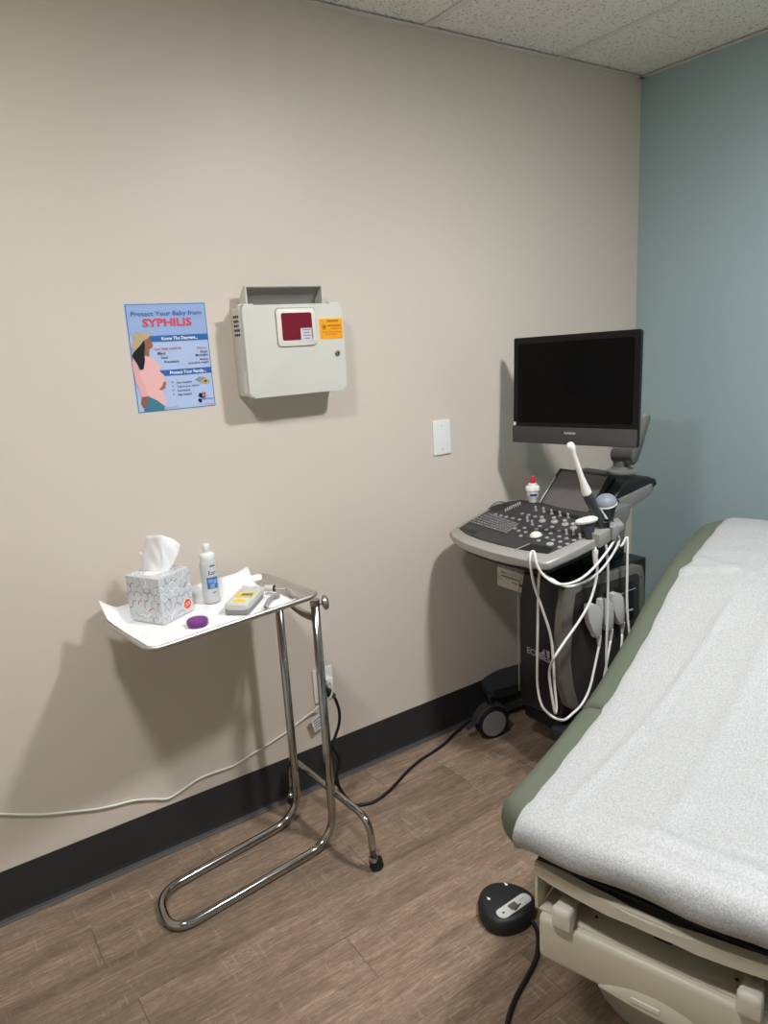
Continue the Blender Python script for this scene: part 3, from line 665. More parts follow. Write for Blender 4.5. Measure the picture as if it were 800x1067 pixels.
bm = new(); tube(bm, [dl(.066, -.015, .012), at(284, 620, 'z', cz), at(291, 620, 'z', cz)], .0018, 8); obj('cord_lead', bm, gl, fd, smooth=180)
bm = new(); tube(bm, [at(277, 633, 'z', cz-.003), at(284, 633.5, 'z', cz-.005), at(298, 629, 'z', cz-.005), at(309, 623, 'z', cz-.003)], .0018, 8); obj('cord_lead', bm, gl, fd, smooth=180)

# ================================================================== EXAM TABLE
TP = Vector((-1.8433, -1.1061, 0)); TB = R(18); HW = .3075; CV = -.3075
et = thing('exam_table', 'beige examination table with green padded top and raised backrest', 'exam table', TP, TB)
def ip(tab, s):
    if s <= tab[0][0]: return tab[0][1]
    for (a, za), (b, zb) in zip(tab, tab[1:]):
        if s <= b:
            t = (s-a)/(b-a); return za+(zb-za)*t
    return tab[-1][1]
PROF = [(-.06, .630), (0, .638), (.25, .650), (.40, .666), (.5, .688), (.67, .735), (.8, .783), (.9, .816), (1.0, .835), (1.1, .847), (1.3, .868), (1.4, .866), (1.45, .858)]
def ztop(s): return sum(ip(PROF, s+d) for d in (-.03, -.015, 0, .015, .03))/5
def cushion(name, s0, s1, th, nose0, nose1, cr0=0, cr1=0):
    bm = new(); rings = []; st = []
    for k in range(9): q = k/8; st.append((s0 + nose0*(1-math.cos(q*math.pi/2)), max(.05, math.sin(q*math.pi/2))))
    n = 26
    for k in range(1, n): st.append((s0+nose0+(s1-nose1-s0-nose0)*k/n, 1))
    for k in range(9): q = 1-k/8; st.append((s1 - nose1*(1-math.cos(q*math.pi/2)), max(.05, math.sin(q*math.pi/2))))
    for s_, f in st:
        zt = ztop(s_); zm = zt-th/2; hw = HW; 
        for cr, d in ((cr0, s_-s0), (cr1, s1-s_)):
            if cr and d < cr: hw = min(hw, HW - cr + math.sqrt(max(0, cr*cr-(cr-d)**2)))
        hw -= (1-f)*.02; hh = th/2*f; r = min(.054, hh*.98)
        rings.append([Vector((s_, CV+a, zm+b)) for a, b in rrect(2*hw, 2*hh, r, 6)])
    loft(bm, rings); return obj(name, bm, M['green'], et, False, 60)
cushion('seat_cushion', -.040, .372, .099, .050, .02, .05, .02)
cushion('back_cushion', .368, 1.45, .099, .02, .05, .02, .16)
def tbox(name, lo, hi, m, bev=.004, parent=et):
    return obj(name, box(new(), lo, hi, bev, 2), m, parent, False, 40)
vl, vr = -.085, -.53
tbox('seat_support', (-.022, -.53, .510), (.46, -.085, .540), M['tdark'])  # near-black colour paints in the shade under the cushion's lower edge
bm = new(); bmid = []
for k in range(13):
    t = k/12; v = vl+(vr-vl)*t; s_ = -.032 - .022*math.sin(t*math.pi)
    bmid.append([Vector((s_, v, .535)), Vector((s_+.018, v, .536)), Vector((s_+.018, v, .508)), Vector((s_, v, .508))])
loft(bm, bmid); bmesh.ops.bevel(bm, geom=[e for e in bm.edges if abs((e.verts[0].co-e.verts[1].co).y) > .02], offset=.004, segments=2, affect='EDGES'); obj('front_rail', bm, M['tbeige'], et, False, 40)
for v in (vl, vr+.006): tbox('rail_cheek', (-.030, v-.006, .436), (.06, v, .512), M['tbeige'], .0015)
tbox('recess_back', (.05, vr+.006, .432), (.056, vl-.006, .51), M['tbeige'], .001)
tbox('recess_shelf', (-.026, vr+.007, .432), (.05, vl-.007, .437), M['tbeige'], .001)
for dv in (-.19, -.43): obj('screw_hole', lathe(new(), [(.003, 0), (.003, .0008), (0, .0008)], (.01, dv, .437), UP, 12), M['black'], et, False)
tbox('black_latch', (.0, -.328, .455), (.02, -.296, .474), M['black'], .002)
for v in (-.146, -.459):
    bm = new(); rings = []
    for s_, w_, h_ in ((.04, .010, .010), (.0, .010, .010), (-.012, .015, .018), (-.028, .018, .022), (-.042, .0195, .0245), (-.049, .017, .021), (-.051, .010, .013)):
        rings.append([Vector((s_, v+a, .456-.006*(s_ < -.02)+b)) for a, b in rrect(2*w_, 2*h_, min(w_, h_)*.45, 4)])
    loft(bm, rings); obj('stirrup_handle', bm, mat('handle_cream', (214, 208, 192), .4), et, False, 50)
bm = new(); rings = []
for s_, ins in ((.0, 0), (-.03, 0), (-.038, .003), (-.041, .009)):
    rings.append([Vector((s_, CV+a, .386+b)) for a, b in rrect(.424-2*ins, .094-2*ins, .010, 4)])
loft(bm, rings); dr = obj('drawer', bm, M['tbeige'], et, False, 50)
bm = new(); rings = []        # scooped pull along the lower edge
for k in range(15):
    t = k/14; v = -.215 - .20*t; h_ = .030*math.sin(t*math.pi)**.8; d_ = .007*math.sin(t*math.pi)
    rings.append([Vector((-.040, v, .345+h_)), Vector((-.0415-d_, v, .345+h_*.45)), Vector((-.0415-d_, v, .341)), Vector((-.036, v, .3385)), Vector((-.030, v, .345+h_))])
loft(bm, rings); obj('drawer_pull', bm, M['tbeige'], dr, False, 50)
bm = new(); box(bm, (-.0502, -.325, .352), (-.047, -.275, .361), .001); obj('name_strip', bm, mat('strip_cream', (226, 220, 202), .4), dr, False)
tbox('cabinet', (.02, -.515, .30), (1.15, -.10, .432), M['tbeige'], .01)
tbox('upper_body', (.062, -.525, .432), (1.15, -.09, .508), M['tbeige'], .006)
bm = new(); prism(bm, [Vector((.50, v, .52)) for v in (-.12, -.50)] + [Vector((1.15, v, .70)) for v in (-.50, -.12)], (0, 0, .022), .004); obj('back_support', bm, M['tdark'], et, False)
obj('back_strut', box(new(), (1.02, -.36, .50), (1.08, -.26, .67), .004), M['tdark'], et, False)
bm = new(); rings = []
for ins, z in ((0, 0), (0, .05), (.02, .075), (.07, .09)):
    rings.append([Vector((.67+a, CV+b, z)) for a, b in rrect(.92-2*ins, .54-2*ins, .20-ins, 10)])
loft(bm, rings); obj('pedestal_base', bm, mat('pedestal', (168, 162, 146), .45), et, False, 40)
tbox('pedestal_column', (.36, -.46, .08), (.98, -.155, .305), mat('pedestal', (168, 162, 146), .45), .03)

# paper sheet over the table, its own thing
bm = new(); PW2 = .2475; nv = 60
path = [(-.048, .572), (-.062, .580), (-.068, .594), (-.067, .608), (-.060, .622), (-.046, .634), (-.026, .6405)]
s_ = 0.0
while s_ <= 1.40: path.append((s_, ztop(s_)+.0045)); s_ += .0125
path += [(1.425, ztop(1.425)+.003), (1.446, ztop(1.43)-.010), (1.456, ztop(1.43)-.03), (1.456, ztop(1.43)-.06)]
g = []
def wr(s, v):
    z = 0
    def ridge(s0, v0, s1, v1, w_, h_, x0=None):
        d = Vector((s1-s0, v1-v0)); L = d.length; d.normalize(); q = Vector((s-s0, v-v0)); al = q.dot(d); pe = q.x*-d.y+q.y*d.x
        if al < -.05 or al > L+.05: return 0
        f = min(1, (al+.05)/.08, (L+.05-al)/.10); return h_*max(0, f)*math.exp(-(pe/w_)**2)
    z += ridge(.03, -.13, .85, -.22, .007, .008) + ridge(.10, -.30, .95, -.33, .02, .006) + ridge(.03, -.12, .02, -.58, .008, .006)
    z += ridge(.93, -.05, .98, -.22, .012, .007) + ridge(1.02, -.05, .94, -.30, .010, .006) + ridge(.86, -.20, 1.05, -.28, .012, .004) + ridge(.90, -.33, 1.0, -.50, .014, .004)
    z += .0008*math.sin(v*41+s*9)*math.sin(s*13+1) + .0005*math.sin(s*57+v*23)
    return z
for i, (s_, z) in enumerate(path):
    r_ = []
    for j in range(nv+1):
        t = j/nv; v = CV+PW2 - 2*PW2*t
        dz = wr(s_, v) if s_ > -.02 else 0
        if s_ > .9: v = CV + (v-CV)*(1 - .03*min(1, (s_-.9)/.1)) + .006*math.sin((s_-.9)*40)*(1 if t < .5 else 0)*max(0, 1-abs(s_-.97)/.1)
        ed = min(t, 1-t)*2*PW2
        z2 = z + dz - .006*max(0, 1-ed/.02)**2
        ds = .004*math.sin(v*30+.5) if i < 3 else 0
        if i == 0: z2 += .004*math.sin(v*22)
        r_.append(bm.verts.new(Vector((s_-ds, v, z2))))
    g.append(r_)
for i in range(len(g)-1):
    for j in range(nv): bm.faces.new((g[i][j], g[i+1][j], g[i+1][j+1], g[i][j+1]))
me = bpy.data.meshes.new('table_paper'); bmesh.ops.recalc_face_normals(bm, faces=bm.faces); bm.to_mesh(me); bm.free()
for p in me.polygons: p.use_smooth = True
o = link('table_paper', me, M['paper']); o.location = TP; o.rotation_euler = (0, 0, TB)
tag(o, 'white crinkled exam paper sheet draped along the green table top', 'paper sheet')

# foot pedal
fc = at(527, 944, 'z', .02); fp = thing('foot_pedal', 'black foot control pedal with grey label on the floor beside exam table', 'foot pedal', (fc.x, fc.y, 0), 0)
pL, pT, pR, pB = at(499, 936, 'z', 0), at(522, 922, 'z', 0), at(558, 938, 'z', 0), at(534, 967, 'z', 0)
la, lb = at(521, 952, 'z', .035), at(553, 930, 'z', .035); pd = Vector((lb.x-la.x, lb.y-la.y, 0)).normalized(); pq = Vector((-pd.y, pd.x, 0))
pc = at(528, 949, 'z', .012); pc.z = 0; bm = new(); rings = []
def egg(t, k):
    c_, s2 = math.cos(t), math.sin(t)
    a = .078*c_; b = (.082 if s2 > 0 else .068)*s2
    return pd*(a*(1-.14*s2))*k + pq*b*k
for k, z in ((.96, 0), (1, .006), (1, .022), (.95, .036), (.88, .042), (.75, .045)):
    rings.append([pc + egg(6.2832*i/40, k) + UP*z + pq*(.0) for i in range(40)])
loft(bm, rings); obj('housing', bm, mat('pedal_black', (30, 30, 31), .5, bump=.1, bscale=500), fp, smooth=40)
lc = pc - pq*.026 + UP*.0452; bm = new(); flat(bm, [lc + pd*a + pq*b for a, b in rrect(.112, .034, .015)], UP, .001); lbp = obj('label_plate', bm, mat('pedal_label', (198, 198, 192), .35), fp)
bm = new(); flat(bm, [lc + UP*.0012 + pd*(a-.002) + pq*b for a, b in rrect(.026, .020, .001)], UP); obj('label_icon', bm, mat('icon_brown', (92, 82, 74), .4), lbp)
bm = new(); flat(bm, [lc + UP*.0012 + pd*(a+.004) + pq*(b-.010+a*.25) for a, b in rrect(.030, .004, .001)], UP); obj('label_icon', bm, M['black'], lbp)
bm = new(); flat(bm, [lc + UP*.0012 + pd*(a-.037) + pq*b for a, b in ((-.004, -.004), (.005, 0), (-.004, .004))], UP); obj('label_arrow', bm, M['black'], lbp)
bm = new(); flat(bm, [lc + UP*.0012 + pd*(a+.032) + pq*(b+.003) for a, b in rrect(.018, .003, .001)], UP); obj('label_icon', bm, mat('icon_grey', (150, 150, 146), .4), lbp)
for px, py, d in ((508.5, 935), (526, 921)) and ((508.5, 936, -1), (526.5, 921, 1)):
    c_ = at(px, py, 'z', .0453); bm = new(); flat(bm, [c_ + pq*a + pd*b for a, b in ((-.007, -.001), (-.004, -.004), (.006, 0), (-.004, .004), (-.007, .001))], UP, .0006); obj('arrow_mark', bm, M['white'], fp)
pts = [at(552, 957, 'z', .012), at(558, 966, 'z', .007), at(561, 980, 'z', .006), at(558, 1000, 'z', .006), at(548, 1020, 'z', .006), at(537, 1040, 'z', .006), at(530, 1060, 'z', .006), at(527, 1080, 'z', .006), at(529, 1110, 'z', .006)]
bm = new(); tube(bm, pts, .0058, 12, 8); obj('cable', bm, M['rubber'], fp, smooth=180)

# ================================================================== ULTRASOUND MACHINE
us = thing('ultrasound_machine', 'wheeled ultrasound machine with monitor and keyboard console in the wall corner', 'ultrasound machine', (-.78, -.36, 0))
uk = mat('us_black', (15, 17, 20), .42); usil = mat('us_silver', (176, 173, 166), .38, .3); ugr = mat('us_grey', (128, 126, 120), .45); udk = mat('us_deck', (56, 55, 54), .5)
ud2 = mat('us_panel', (104, 100, 92), .45); ud3 = mat('us_panel_dark', (40, 38, 34), .5)
# body
bm = new(); prism(bm, [Vector((-1.0, y, z)) for y, z in ((-.500, .22), (-.305, .20), (-.295, .25), (-.300, .60), (-.32, .70), (-.500, .70))], (.43, 0, 0), .012, 3); bd = obj('body', bm, uk, us, smooth=40)
bm = new(); tube(bm, [Vector((-1.002, -.297, .25)), Vector((-1.002, -.301, .6)), Vector((-1.001, -.315, .68))], .002, 6); obj('edge_trim', bm, usil, bd, smooth=180)
ypl = -.505
def sidep(name, pts, y, t, m, par, bev=.004): bm = new(); prism(bm, [at(px, py, 'y', y) for px, py in pts], (0, t, 0), bev, 2); return obj(name, bm, m, par, smooth=40)
sidep('side_bezel', ((588.5, 616), (593, 610), (601, 606.5), (664, 588.5), (670.5, 590), (671, 600), (671, 700), (640, 722), (600, 742), (592, 737), (584, 712), (583, 690), (586, 640)), ypl-.02, .03, ud2, us, .007)
sidep('side_panel', ((600, 619), (608, 613.5), (663, 597.5), (666, 600), (666, 700), (640, 716), (603, 734), (598, 715), (595, 690), (597, 640)), ypl-.0215, .003, ud3, us, .001)
for px, py in ((604, 618), (668, 601)): obj('screw', lathe(new(), [(.003, 0), (.0025, .001), (0, .001)], at(px, py, 'y', ypl-.0216), NY, 10), M['black'], us)
for k in range(4):
    px, py = 620+12.3*k, 626-5.2*k
    sidep('port', ((px-4, py-3), (px+4, py-6), (px+4, py+34), (px-4, py+38)), ypl-.0225, .002, mat('us_port', (14, 14, 15), .4), us, .0005)
    bm = new(); a = at(px-5, py+6, 'y', ypl-.026); b = at(px+5, py+2.5, 'y', ypl-.026); tube(bm, [a, a.lerp(b, .5), b], .0016, 8); obj('port_lever', bm, usil, us, smooth=180)
a = at(652, 637, 'y', ypl-.03); b = at(659, 635, 'y', ypl-.03); obj('lever_tip', cyl(new(), a, b, .0035, 10), usil, us)
text('lettering', 'ECUBE5', at(549, 679.5, 'x', -1.0016), at(573, 691, 'x', -1.0016), UP, (-1, 0, 0), mat('us_print', (150, 152, 156), .4), us, .0006, .03)
bm = new()
for pts in (((563.5, 681), (567, 676), (568.5, 683.5)), ((568.5, 677), (572.5, 679), (572.5, 686), (570.5, 685))): flat(bm, [at(px, py, 'x', -1.0018) for px, py in pts], (-1, 0, 0))
obj('emblem', bm, mat('us_print', (150, 152, 156), .4), us)
# column and base
obj('column', box(new(), (-.86, -.45, .69), (-.62, -.27, .88), .02, 3), uk, us, smooth=40)
obj('chassis', box(new(), (-.93, -.48, .10), (-.34, -.24, .18), .02, 3), uk, us, smooth=40)
obj('rear_body', box(new(), (-.58, -.47, .15), (-.42, -.26, .44), .03, 3), uk, us, smooth=40)
udg = mat('us_leg', (38, 40, 44), .5)
def leg(pts, z, t): bm = new(); prism(bm, [at(px, py, 'z', z) for px, py in pts], (0, 0, -t), .006, 2); return obj('leg', bm, udg, us, smooth=40)
leg(((501, 711), (503.5, 706), (511, 701), (520, 697), (545, 690), (556, 700), (545, 712), (530, 715), (515, 720), (507, 718)), .172, .035)
leg(((574, 757), (579, 751), (587, 745.5), (602, 741.5), (616, 735), (616, 752), (606, 768), (592, 768)), .19, .05)
for yy in (-.17, -.52): obj('leg', box(new(), (-.40, yy-.04, .10), (-.28, yy+.04, .15), .01, 2), udg, us, smooth=40)
def caster(c, ax):
    ax = Vector(ax).normalized(); c = Vector(c); back = ax.cross(UP)
    bm = new()
    for sg in (-1, 1): lathe(bm, [(.052, .006), (.0605, .009), (.062, .014), (.062, .022), (.059, .0265), (.052, .0275), (.051, .0265), (0, .0265)], c, ax*sg, 36)
    w_ = obj('wheel', bm, M['rubber'], us, smooth=40)
    for sg in (-1, 1): obj('hub_cap', lathe(new(), [(.0505, .0262), (.0500, .0285), (.046, .0292), (0, .0295)], c, ax*sg, 36), mat('caster_grey', (134, 135, 136), .5), w_, smooth=40)
    bm = new(); hood = []
    for k in range(13):
        an = R(10+165*k/12); d = UP*math.sin(an) + back*math.cos(an)
        hood.append([c + d*q + ax*e_ for q, e_ in ((.066, -.022), (.074, -.016), (.074, .016), (.066, .022))])
    loft(bm, hood); hd = obj('hood', bm, mat('caster_hood', (54, 55, 58), .5), w_, smooth=40)
    obj('stem', cyl(new(), c+UP*.060, c+UP*.105, .014, 16), uk, us, smooth=40)
    bm = new(); pd_ = -back
    prism(bm, [c + back*.060*q + ax*e_ + UP*z for q, e_, z in ((1, .012, .012), (1, -.012, .012), (1.75, -.014, -.010), (1.75, .014, -.010))], (0, 0, .008), .002); obj('brake_pedal', bm, mat('caster_hood', (54, 55, 58), .5), w_)
wc = at(513.5, 752, 'z', .0625)
wa = Vector((-.22, -.97, 0))
caster((wc.x, wc.y+.012, .0625), wa); caster((-.93, -.47, .0625), (0, -1, 0)); caster((-.34, -.17, .0625), (0, -1, 0)); caster((-.34, -.52, .0625), (0, -1, 0))
# console
CP = Vector((-1.15, -.33, .825)); CN = Vector((-.16, 0, 1)).normalized()
def cp(px, py, h=0): return atp(px, py, CP+CN*h, CN)
outer = ((468, 554.5), (471, 558), (479, 563.5), (489, 568), (510, 575), (530, 580), (550, 584), (565, 586.3), (572, 586), (600, 573), (636, 554), (650, 545), (640, 534), (560, 522), (541, 519.5), (528, 521.5), (513, 526.5), (490, 541), (474, 550))
bm = new(); prism(bm, [cp(*q) for q in outer], CN*-.026, .007, 3); con = obj('console_rim', bm, usil, us, smooth=50)
bm = new(); ctr = cp(560, 550); prism(bm, [ctr + (cp(*q)-ctr)*.93 - CN*.024 for q in outer], CN*-.022, .008, 2); obj('console_underside', bm, uk, us, smooth=50)
deck = ((478, 551), (492, 542.5), (514, 529.5), (529, 523.5), (541, 521.5), (560, 524), (638, 537), (640, 545), (604, 562), (571, 577.5), (560, 576), (540, 572.5), (520, 568), (500, 562.5), (486, 557))
bm = new(); prism(bm, [cp(*q) for q in deck], CN*.003, .001, 1); dk = obj('control_deck', bm, udk, us)
def pad(name, pts, m, h=.003, t=.0008, par=None): bm = new(); prism(bm, [cp(px, py, h) for px, py in pts], CN*t); return obj(name, bm, m, par or us)
pad('hand_slot', ((480, 551.5), (484, 549.5), (497, 554), (493, 556.8)), M['black'])
pad('front_slot', ((541, 571), (552, 566.5), (577, 571), (571, 576.5), (560, 575)), M['black'], .003)
bm = new(); tube(bm, [cp(536, 573, .005), cp(546, 569, .006), cp(552, 566.5, .006)], .0018, 6); obj('slot_lip', bm, usil, us, smooth=180)
pad('cup_recess', ((510, 529.5), (518, 525.5), (525, 525), (529, 527), (522, 531), (514, 533)), M['black'], .0032)
bm = new(); tube(bm, [cp(x, y, .006) for x, y in ((509, 530), (514, 525.5), (520, 523), (527, 523.5))], .003, 8); obj('recess_rim', bm, ugr, us, smooth=180)
# keyboard: keys far too small to tell apart one by one
bm = new(); kA, kB, kC, kD = (cp(*q, .003) for q in ((487, 544.5), (509.5, 535), (541, 546.5), (528, 556.5)))
for i in range(14):
    for j in range(6):
        u_, v_ = (i+.5)/14, (j+.5)/6
        c_ = (kA.lerp(kD, u_)).lerp(kB.lerp(kC, u_), v_); du = (kD-kA)/14*.36; dv = (kB-kA)/6*.34
        prism(bm, [c_-du-dv, c_+du-dv, c_+du+dv, c_-du+dv], CN*.0035)
tag(obj('keyboard_keys', bm, mat('key_grey', (104, 103, 102), .4), us), None, None, kind='stuff')
bm = new()
for i in range(14):
    for j in range(6):
        if (i*7+j*3) % 5 == 0: continue
        u_, v_ = (i+.5)/14, (j+.5)/6; c_ = (kA.lerp(kD, u_)).lerp(kB.lerp(kC, u_), v_)+CN*.0036; du = (kD-kA)/14*.14; dv = (kB-kA)/6*.14
        bm.faces.new([bm.verts.new(p) for p in (c_-du-dv, c_+du-dv, c_+du+dv, c_-du+dv)])
tag(obj('key_marks', bm, mat('key_mark', (190, 190, 188), .5), us), None, None, kind='stuff')
def k2(X, Y): return 495+X/7.273, 515+Y/7.273
cx3, cy3, _ = frame_of(CN); CM = Matrix((cx3, cy3, CN)).transposed().to_4x4()
def shared(name, prof, m, n=14):
    bm = new(); lathe(bm, prof, (0, 0, 0), UP, n); me = bpy.data.meshes.new(name); bmesh.ops.recalc_face_normals(bm, faces=bm.faces); bm.to_mesh(me); bm.free()
    for p in me.polygons: p.use_smooth = True
    me.set_sharp_from_angle(angle=R(40)); me.materials.append(m); return me
kn1 = shared('knob', [(.0055, 0), (.0055, .003), (.0036, .004), (.0042, .016), (.003, .0175), (0, .0175)], mat('knob_grey', (186, 184, 180), .35, .2))
kn2 = shared('knob', [(.012, 0), (.012, .004), (.0105, .006), (.0065, .007), (.0072, .017), (.0055, .0185), (0, .0185)], mat('knob_grey', (186, 184, 180), .35, .2), 20)
bt1 = shared('button', [(.0068, 0), (.0068, .0025), (.0056, .0035), (.0025, .003), (0, .003)], mat('button_grey', (158, 157, 154), .4))
bt2 = shared('button', [(.0115, 0), (.0115, .004), (.0095, .005), (.008, .0042), (.0, .0042)], mat('button_light', (176, 176, 172), .4), 20)
def put(me, X, Y):
    p = cp(*k2(X, Y), .003); o = link(me.name.split('.')[0], me, None, us)
    o.matrix_basis = Matrix.Translation(p) @ CM
for X, Y in ((460, 125), (520, 135), (580, 150), (643, 165), (705, 180), (397, 205), (433, 232), (693, 302), (748, 306), (795, 335)): put(kn1, X, Y)
for X, Y in ((508, 205), (600, 212), (682, 232), (745, 258)): put(kn2, X, Y)
for X, Y in ((490, 245), (583, 250), (637, 280), (637, 324), (693, 338), (750, 352), (590, 351), (645, 363), (700, 380), (640, 404), (345, 318), (383, 290), (330, 280), (375, 258), (235, 175), (285, 185), (335, 195), (355, 150), (405, 160), (455, 172), (155, 155), (195, 165), (300, 262), (465, 268), (540, 272), (572, 300), (545, 332), (480, 354)): put(bt1, X, Y)
put(bt2, 567, 382)
for k in range(8):
    c_ = cp(*k2(232+15.5*k, 132-7.5*k), .003); o = obj('slider', box(new(), (-.0022, -.0022, 0), (.0022, .0022, .012), .001, 1, Matrix.Translation(c_) @ CM), mat('slider_light', (206, 205, 200), .35), us)
tbc = cp(*k2(460, 318), .002); bm = new()
lathe(bm, [(.0215, 0)] + [(.0205*math.cos(R(a)), .0205*math.sin(R(a))*.75) for a in range(8, 91, 9)], tbc, CN, 28); obj('trackball', bm, mat('trackball', (236, 234, 222), .3), us, smooth=60)
bm = new(); lathe(bm, [(.027, 0), (.027, .003), (.0225, .004), (.0225, .001)], tbc, CN, 28); obj('trackball_ring', bm, mat('ring_dark', (70, 69, 68), .4), us, smooth=40)
# touch panel and rear housing
tBL, tTL, tTR, tBR = at(559, 526, 'x', -.80), at(583, 487.5, 'x', -.68), at(639, 494.5, 'x', -.675), at(613, 541, 'x', -.80)
tn = (tTR-tTL).cross(tBL-tTL).normalized(); tn = tn if tn.x < 0 else -tn
bm = new(); prism(bm, [tBL, tTL, tTR, tBR], -tn*.022, .004, 2); tp_ = obj('touch_panel', bm, mat('touch_bezel', (30, 30, 32), .3), us, smooth=40)
tcn = (tBL+tTL+tTR+tBR)/4; bm = new(); prism(bm, [tcn + (q-tcn)*.86 + tn*.0002 for q in (tBL, tTL, tTR, tBR)], tn*.0008); obj('touch_screen', bm, mat('touch_glass', (98, 95, 92), .25), tp_)
bm = new(); tube(bm, [tBL.lerp(tTL, .06).lerp(tBR, .035)+tn*.002, tBL.lerp(tTL, .75).lerp(tTR, .035)+tn*.002], .0022, 8); obj('edge_strip', bm, mat('strip_light', (214, 212, 206), .3), tp_, smooth=180)
hs = [(-.80, .845), (-.785, .875), (-.69, .968), (-.66, .985), (-.54, .980), (-.50, .966), (-.49, .945), (-.53, .925), (-.62, .90), (-.72, .865), (-.74, .845)]
bm = new(); prism(bm, [Vector((x, -.19, z)) for x, z in hs], (0, -.29, 0), .012, 3); obj('rear_housing', bm, uk, us, smooth=40)
sidep('side_band', ((645, 520.5), (660, 513.5), (679.5, 504), (680.5, 511), (676, 517), (662, 525), (656, 531), (648, 532)), -.487, .012, ugr, us, .003)
sidep('neck', ((641, 533), (647, 528.5), (658, 525.5), (657, 535), (651, 545), (650, 570), (640, 574), (640, 550)), -.53, .05, mat('us_neck', (112, 112, 108), .45), us, .005)
# probe holders on the right rim
for pts in (((624, 557.5), (636, 551), (636, 564), (625.5, 571)), ((638.5, 550), (646, 545.5), (645, 558), (639, 563))):
    sidep('holder', pts, -.605, .05, usil, us, .003)
for c_ in (at(611, 549, 'y', -.555), at(629, 546, 'y', -.575), at(633, 533, 'y', -.545)):
    bm = new(); lathe(bm, [(.016, 0), (.020, .03), (.022, .032), (.020, .034), (.017, .03)], c_-UP*.022, UP, 20); obj('holder_cup', bm, uk, us, smooth=40)
# monitor arm
pv = at(647, 491, 'z', .985)
bm = new(); lathe(bm, [(.052, -.01), (.052, .004), (.047, .008), (.036, .010), (.034, .018), (0, .018)], pv, UP, 28); obj('swivel_base', bm, ugr, us, smooth=40)
obj('arm_post', box(new(), (pv.x-.022, pv.y-.022, pv.z+.01), (pv.x+.022, pv.y+.022, pv.z+.085), .006, 2), ugr, us, smooth=40)
ha = at(644, 474, 'x', pv.x-.01); hb_ = at(661, 474, 'x', pv.x+.0)
obj('arm_hinge', cyl(new(), ha-Vector((0, -.018, 0)), hb_, .026, 20), mat('us_hinge', (84, 83, 80), .4), us, smooth=40)
A_ = at(657, 478, 'x', pv.x+.005); B_ = at(669, 437, 'x', pv.x+.02); dA = (B_-A_).normalized(); sd_ = dA.cross(Vector((0, 1, 0))).normalized()
bm = new(); rings = []
for yv in (-.020, -.014, .014, .020):
    ww_ = .018 if abs(yv) > .015 else .024
    ol = [A_ + sd_*(ww_*math.cos(R(a))) - dA*(ww_*math.sin(R(a))) for a in range(0, 181, 20)] + [B_ - sd_*(ww_*math.cos(R(a))) + dA*(ww_*math.sin(R(a))) for a in range(0, 181, 20)]
    rings.append([p + Vector((0, yv, 0)) for p in ol])
loft(bm, rings); obj('arm', bm, ugr, us, smooth=50)
# monitor
mc = Vector((-.785, -.345, 1.296)); mn = Vector((-.986, -.156, .064)).normalized()
mr_ = UP.cross(mn).normalized(); mu = mn.cross(mr_); ro = R(1.2); mr_, mu = mr_*math.cos(ro)+mu*math.sin(ro), mu*math.cos(ro)-mr_*math.sin(ro)
mw, mh = .482, .3665
def mp_(a, b, d=0): return mc + mr_*a + mu*b + mn*d
bm = new(); rings = []
for d, ins in ((-.062, .09), (-.050, .06), (-.024, .012), (-.016, .001), (-.002, 0), (0, .0015)): rings.append([mp_(a, b, d) for a, b in rrect(mw-2*ins, mh-2*ins, .006, 3)])
loft(bm, rings); mo = obj('monitor', bm, mat('monitor_black', (10, 10, 11), .4, spec=.3), us, smooth=40)
ch = .058
bm = new(); prism(bm, [mp_(a, b-mh/2+ch/2, .0) for a, b in rrect(mw-.002, ch, .004, 3)], mn*.006, .002); obj('chin', bm, mat('monitor_grey', (62, 61, 60), .45), mo, smooth=40)
bm = new(); prism(bm, [mp_(a, b+ch/2-.004, .0003) for a, b in rrect(mw-.040, mh-ch-.036, .003, 3)], mn*.0006); obj('screen', bm, mat('screen_black', (4, 4, 5), .2, spec=.12), mo)
text('lettering', 'ALPINION', mp_(-.024, -mh/2+.036, .0064), mp_(.020, -mh/2+.036, .0064), mu, mn, mat('logo_light', (214, 212, 208), .4), mo, .0004, .03)
bm = new(); flat(bm, [mp_(a-mw/2+.007, b-mh/2+ch+.009, .0004) for a, b in rrect(.010, .012, .001, 2)], mn, .0008); obj('sticker', bm, M['white'], mo)
Mb = mp_(.05, -.02, -.055)
bm = new(); prism(bm, [mp_(a, b-.02, -.058) for a, b in rrect(.13, .13, .01, 3)], -mn*.02, .003); obj('mount_plate', bm, ugr, mo, smooth=40)
bm = new(); tube(bm, [mp_(0, -.02, -.07), (mp_(0, -.02, -.07)+B_)/2+UP*.005, B_], .019, 14); obj('arm_link', bm, ugr, us, smooth=180)

# printer on its shelf
pa, pb_, pc_ = at(517.5, 590, 'x', -.985), at(546, 599.5, 'x', -.985), at(545, 620.5, 'x', -.985)
pw_, ph_ = pa.y-pb_.y, .072
tpn = thing('thermal_printer', 'small beige thermal printer under the ultrasound console', 'printer', ((-.985+-.86)/2, (pa.y+pb_.y)/2, pa.z-ph_))
prm = mat('printer_beige', (206, 203, 192), .45)
bm = new(); box(bm, (-.985, pb_.y, pa.z-ph_), (-.83, pa.y, pa.z), .003, 2); obj('case', bm, prm, tpn, smooth=40)
def pr(name, y0, y1, z0_, z1_, m, t=.0008): bm = new(); box(bm, (-.985-t, pa.y-pw_*y1, pa.z-ph_*z1_), (-.985, pa.y-pw_*y0, pa.z-ph_*z0_)); obj(name, bm, m, tpn)
pr('paper_slot', .17, .90, .36, .41, M['black']); pr('indicator', .15, .34, .16, .28, mat('printer_green', (150, 176, 60), .4))
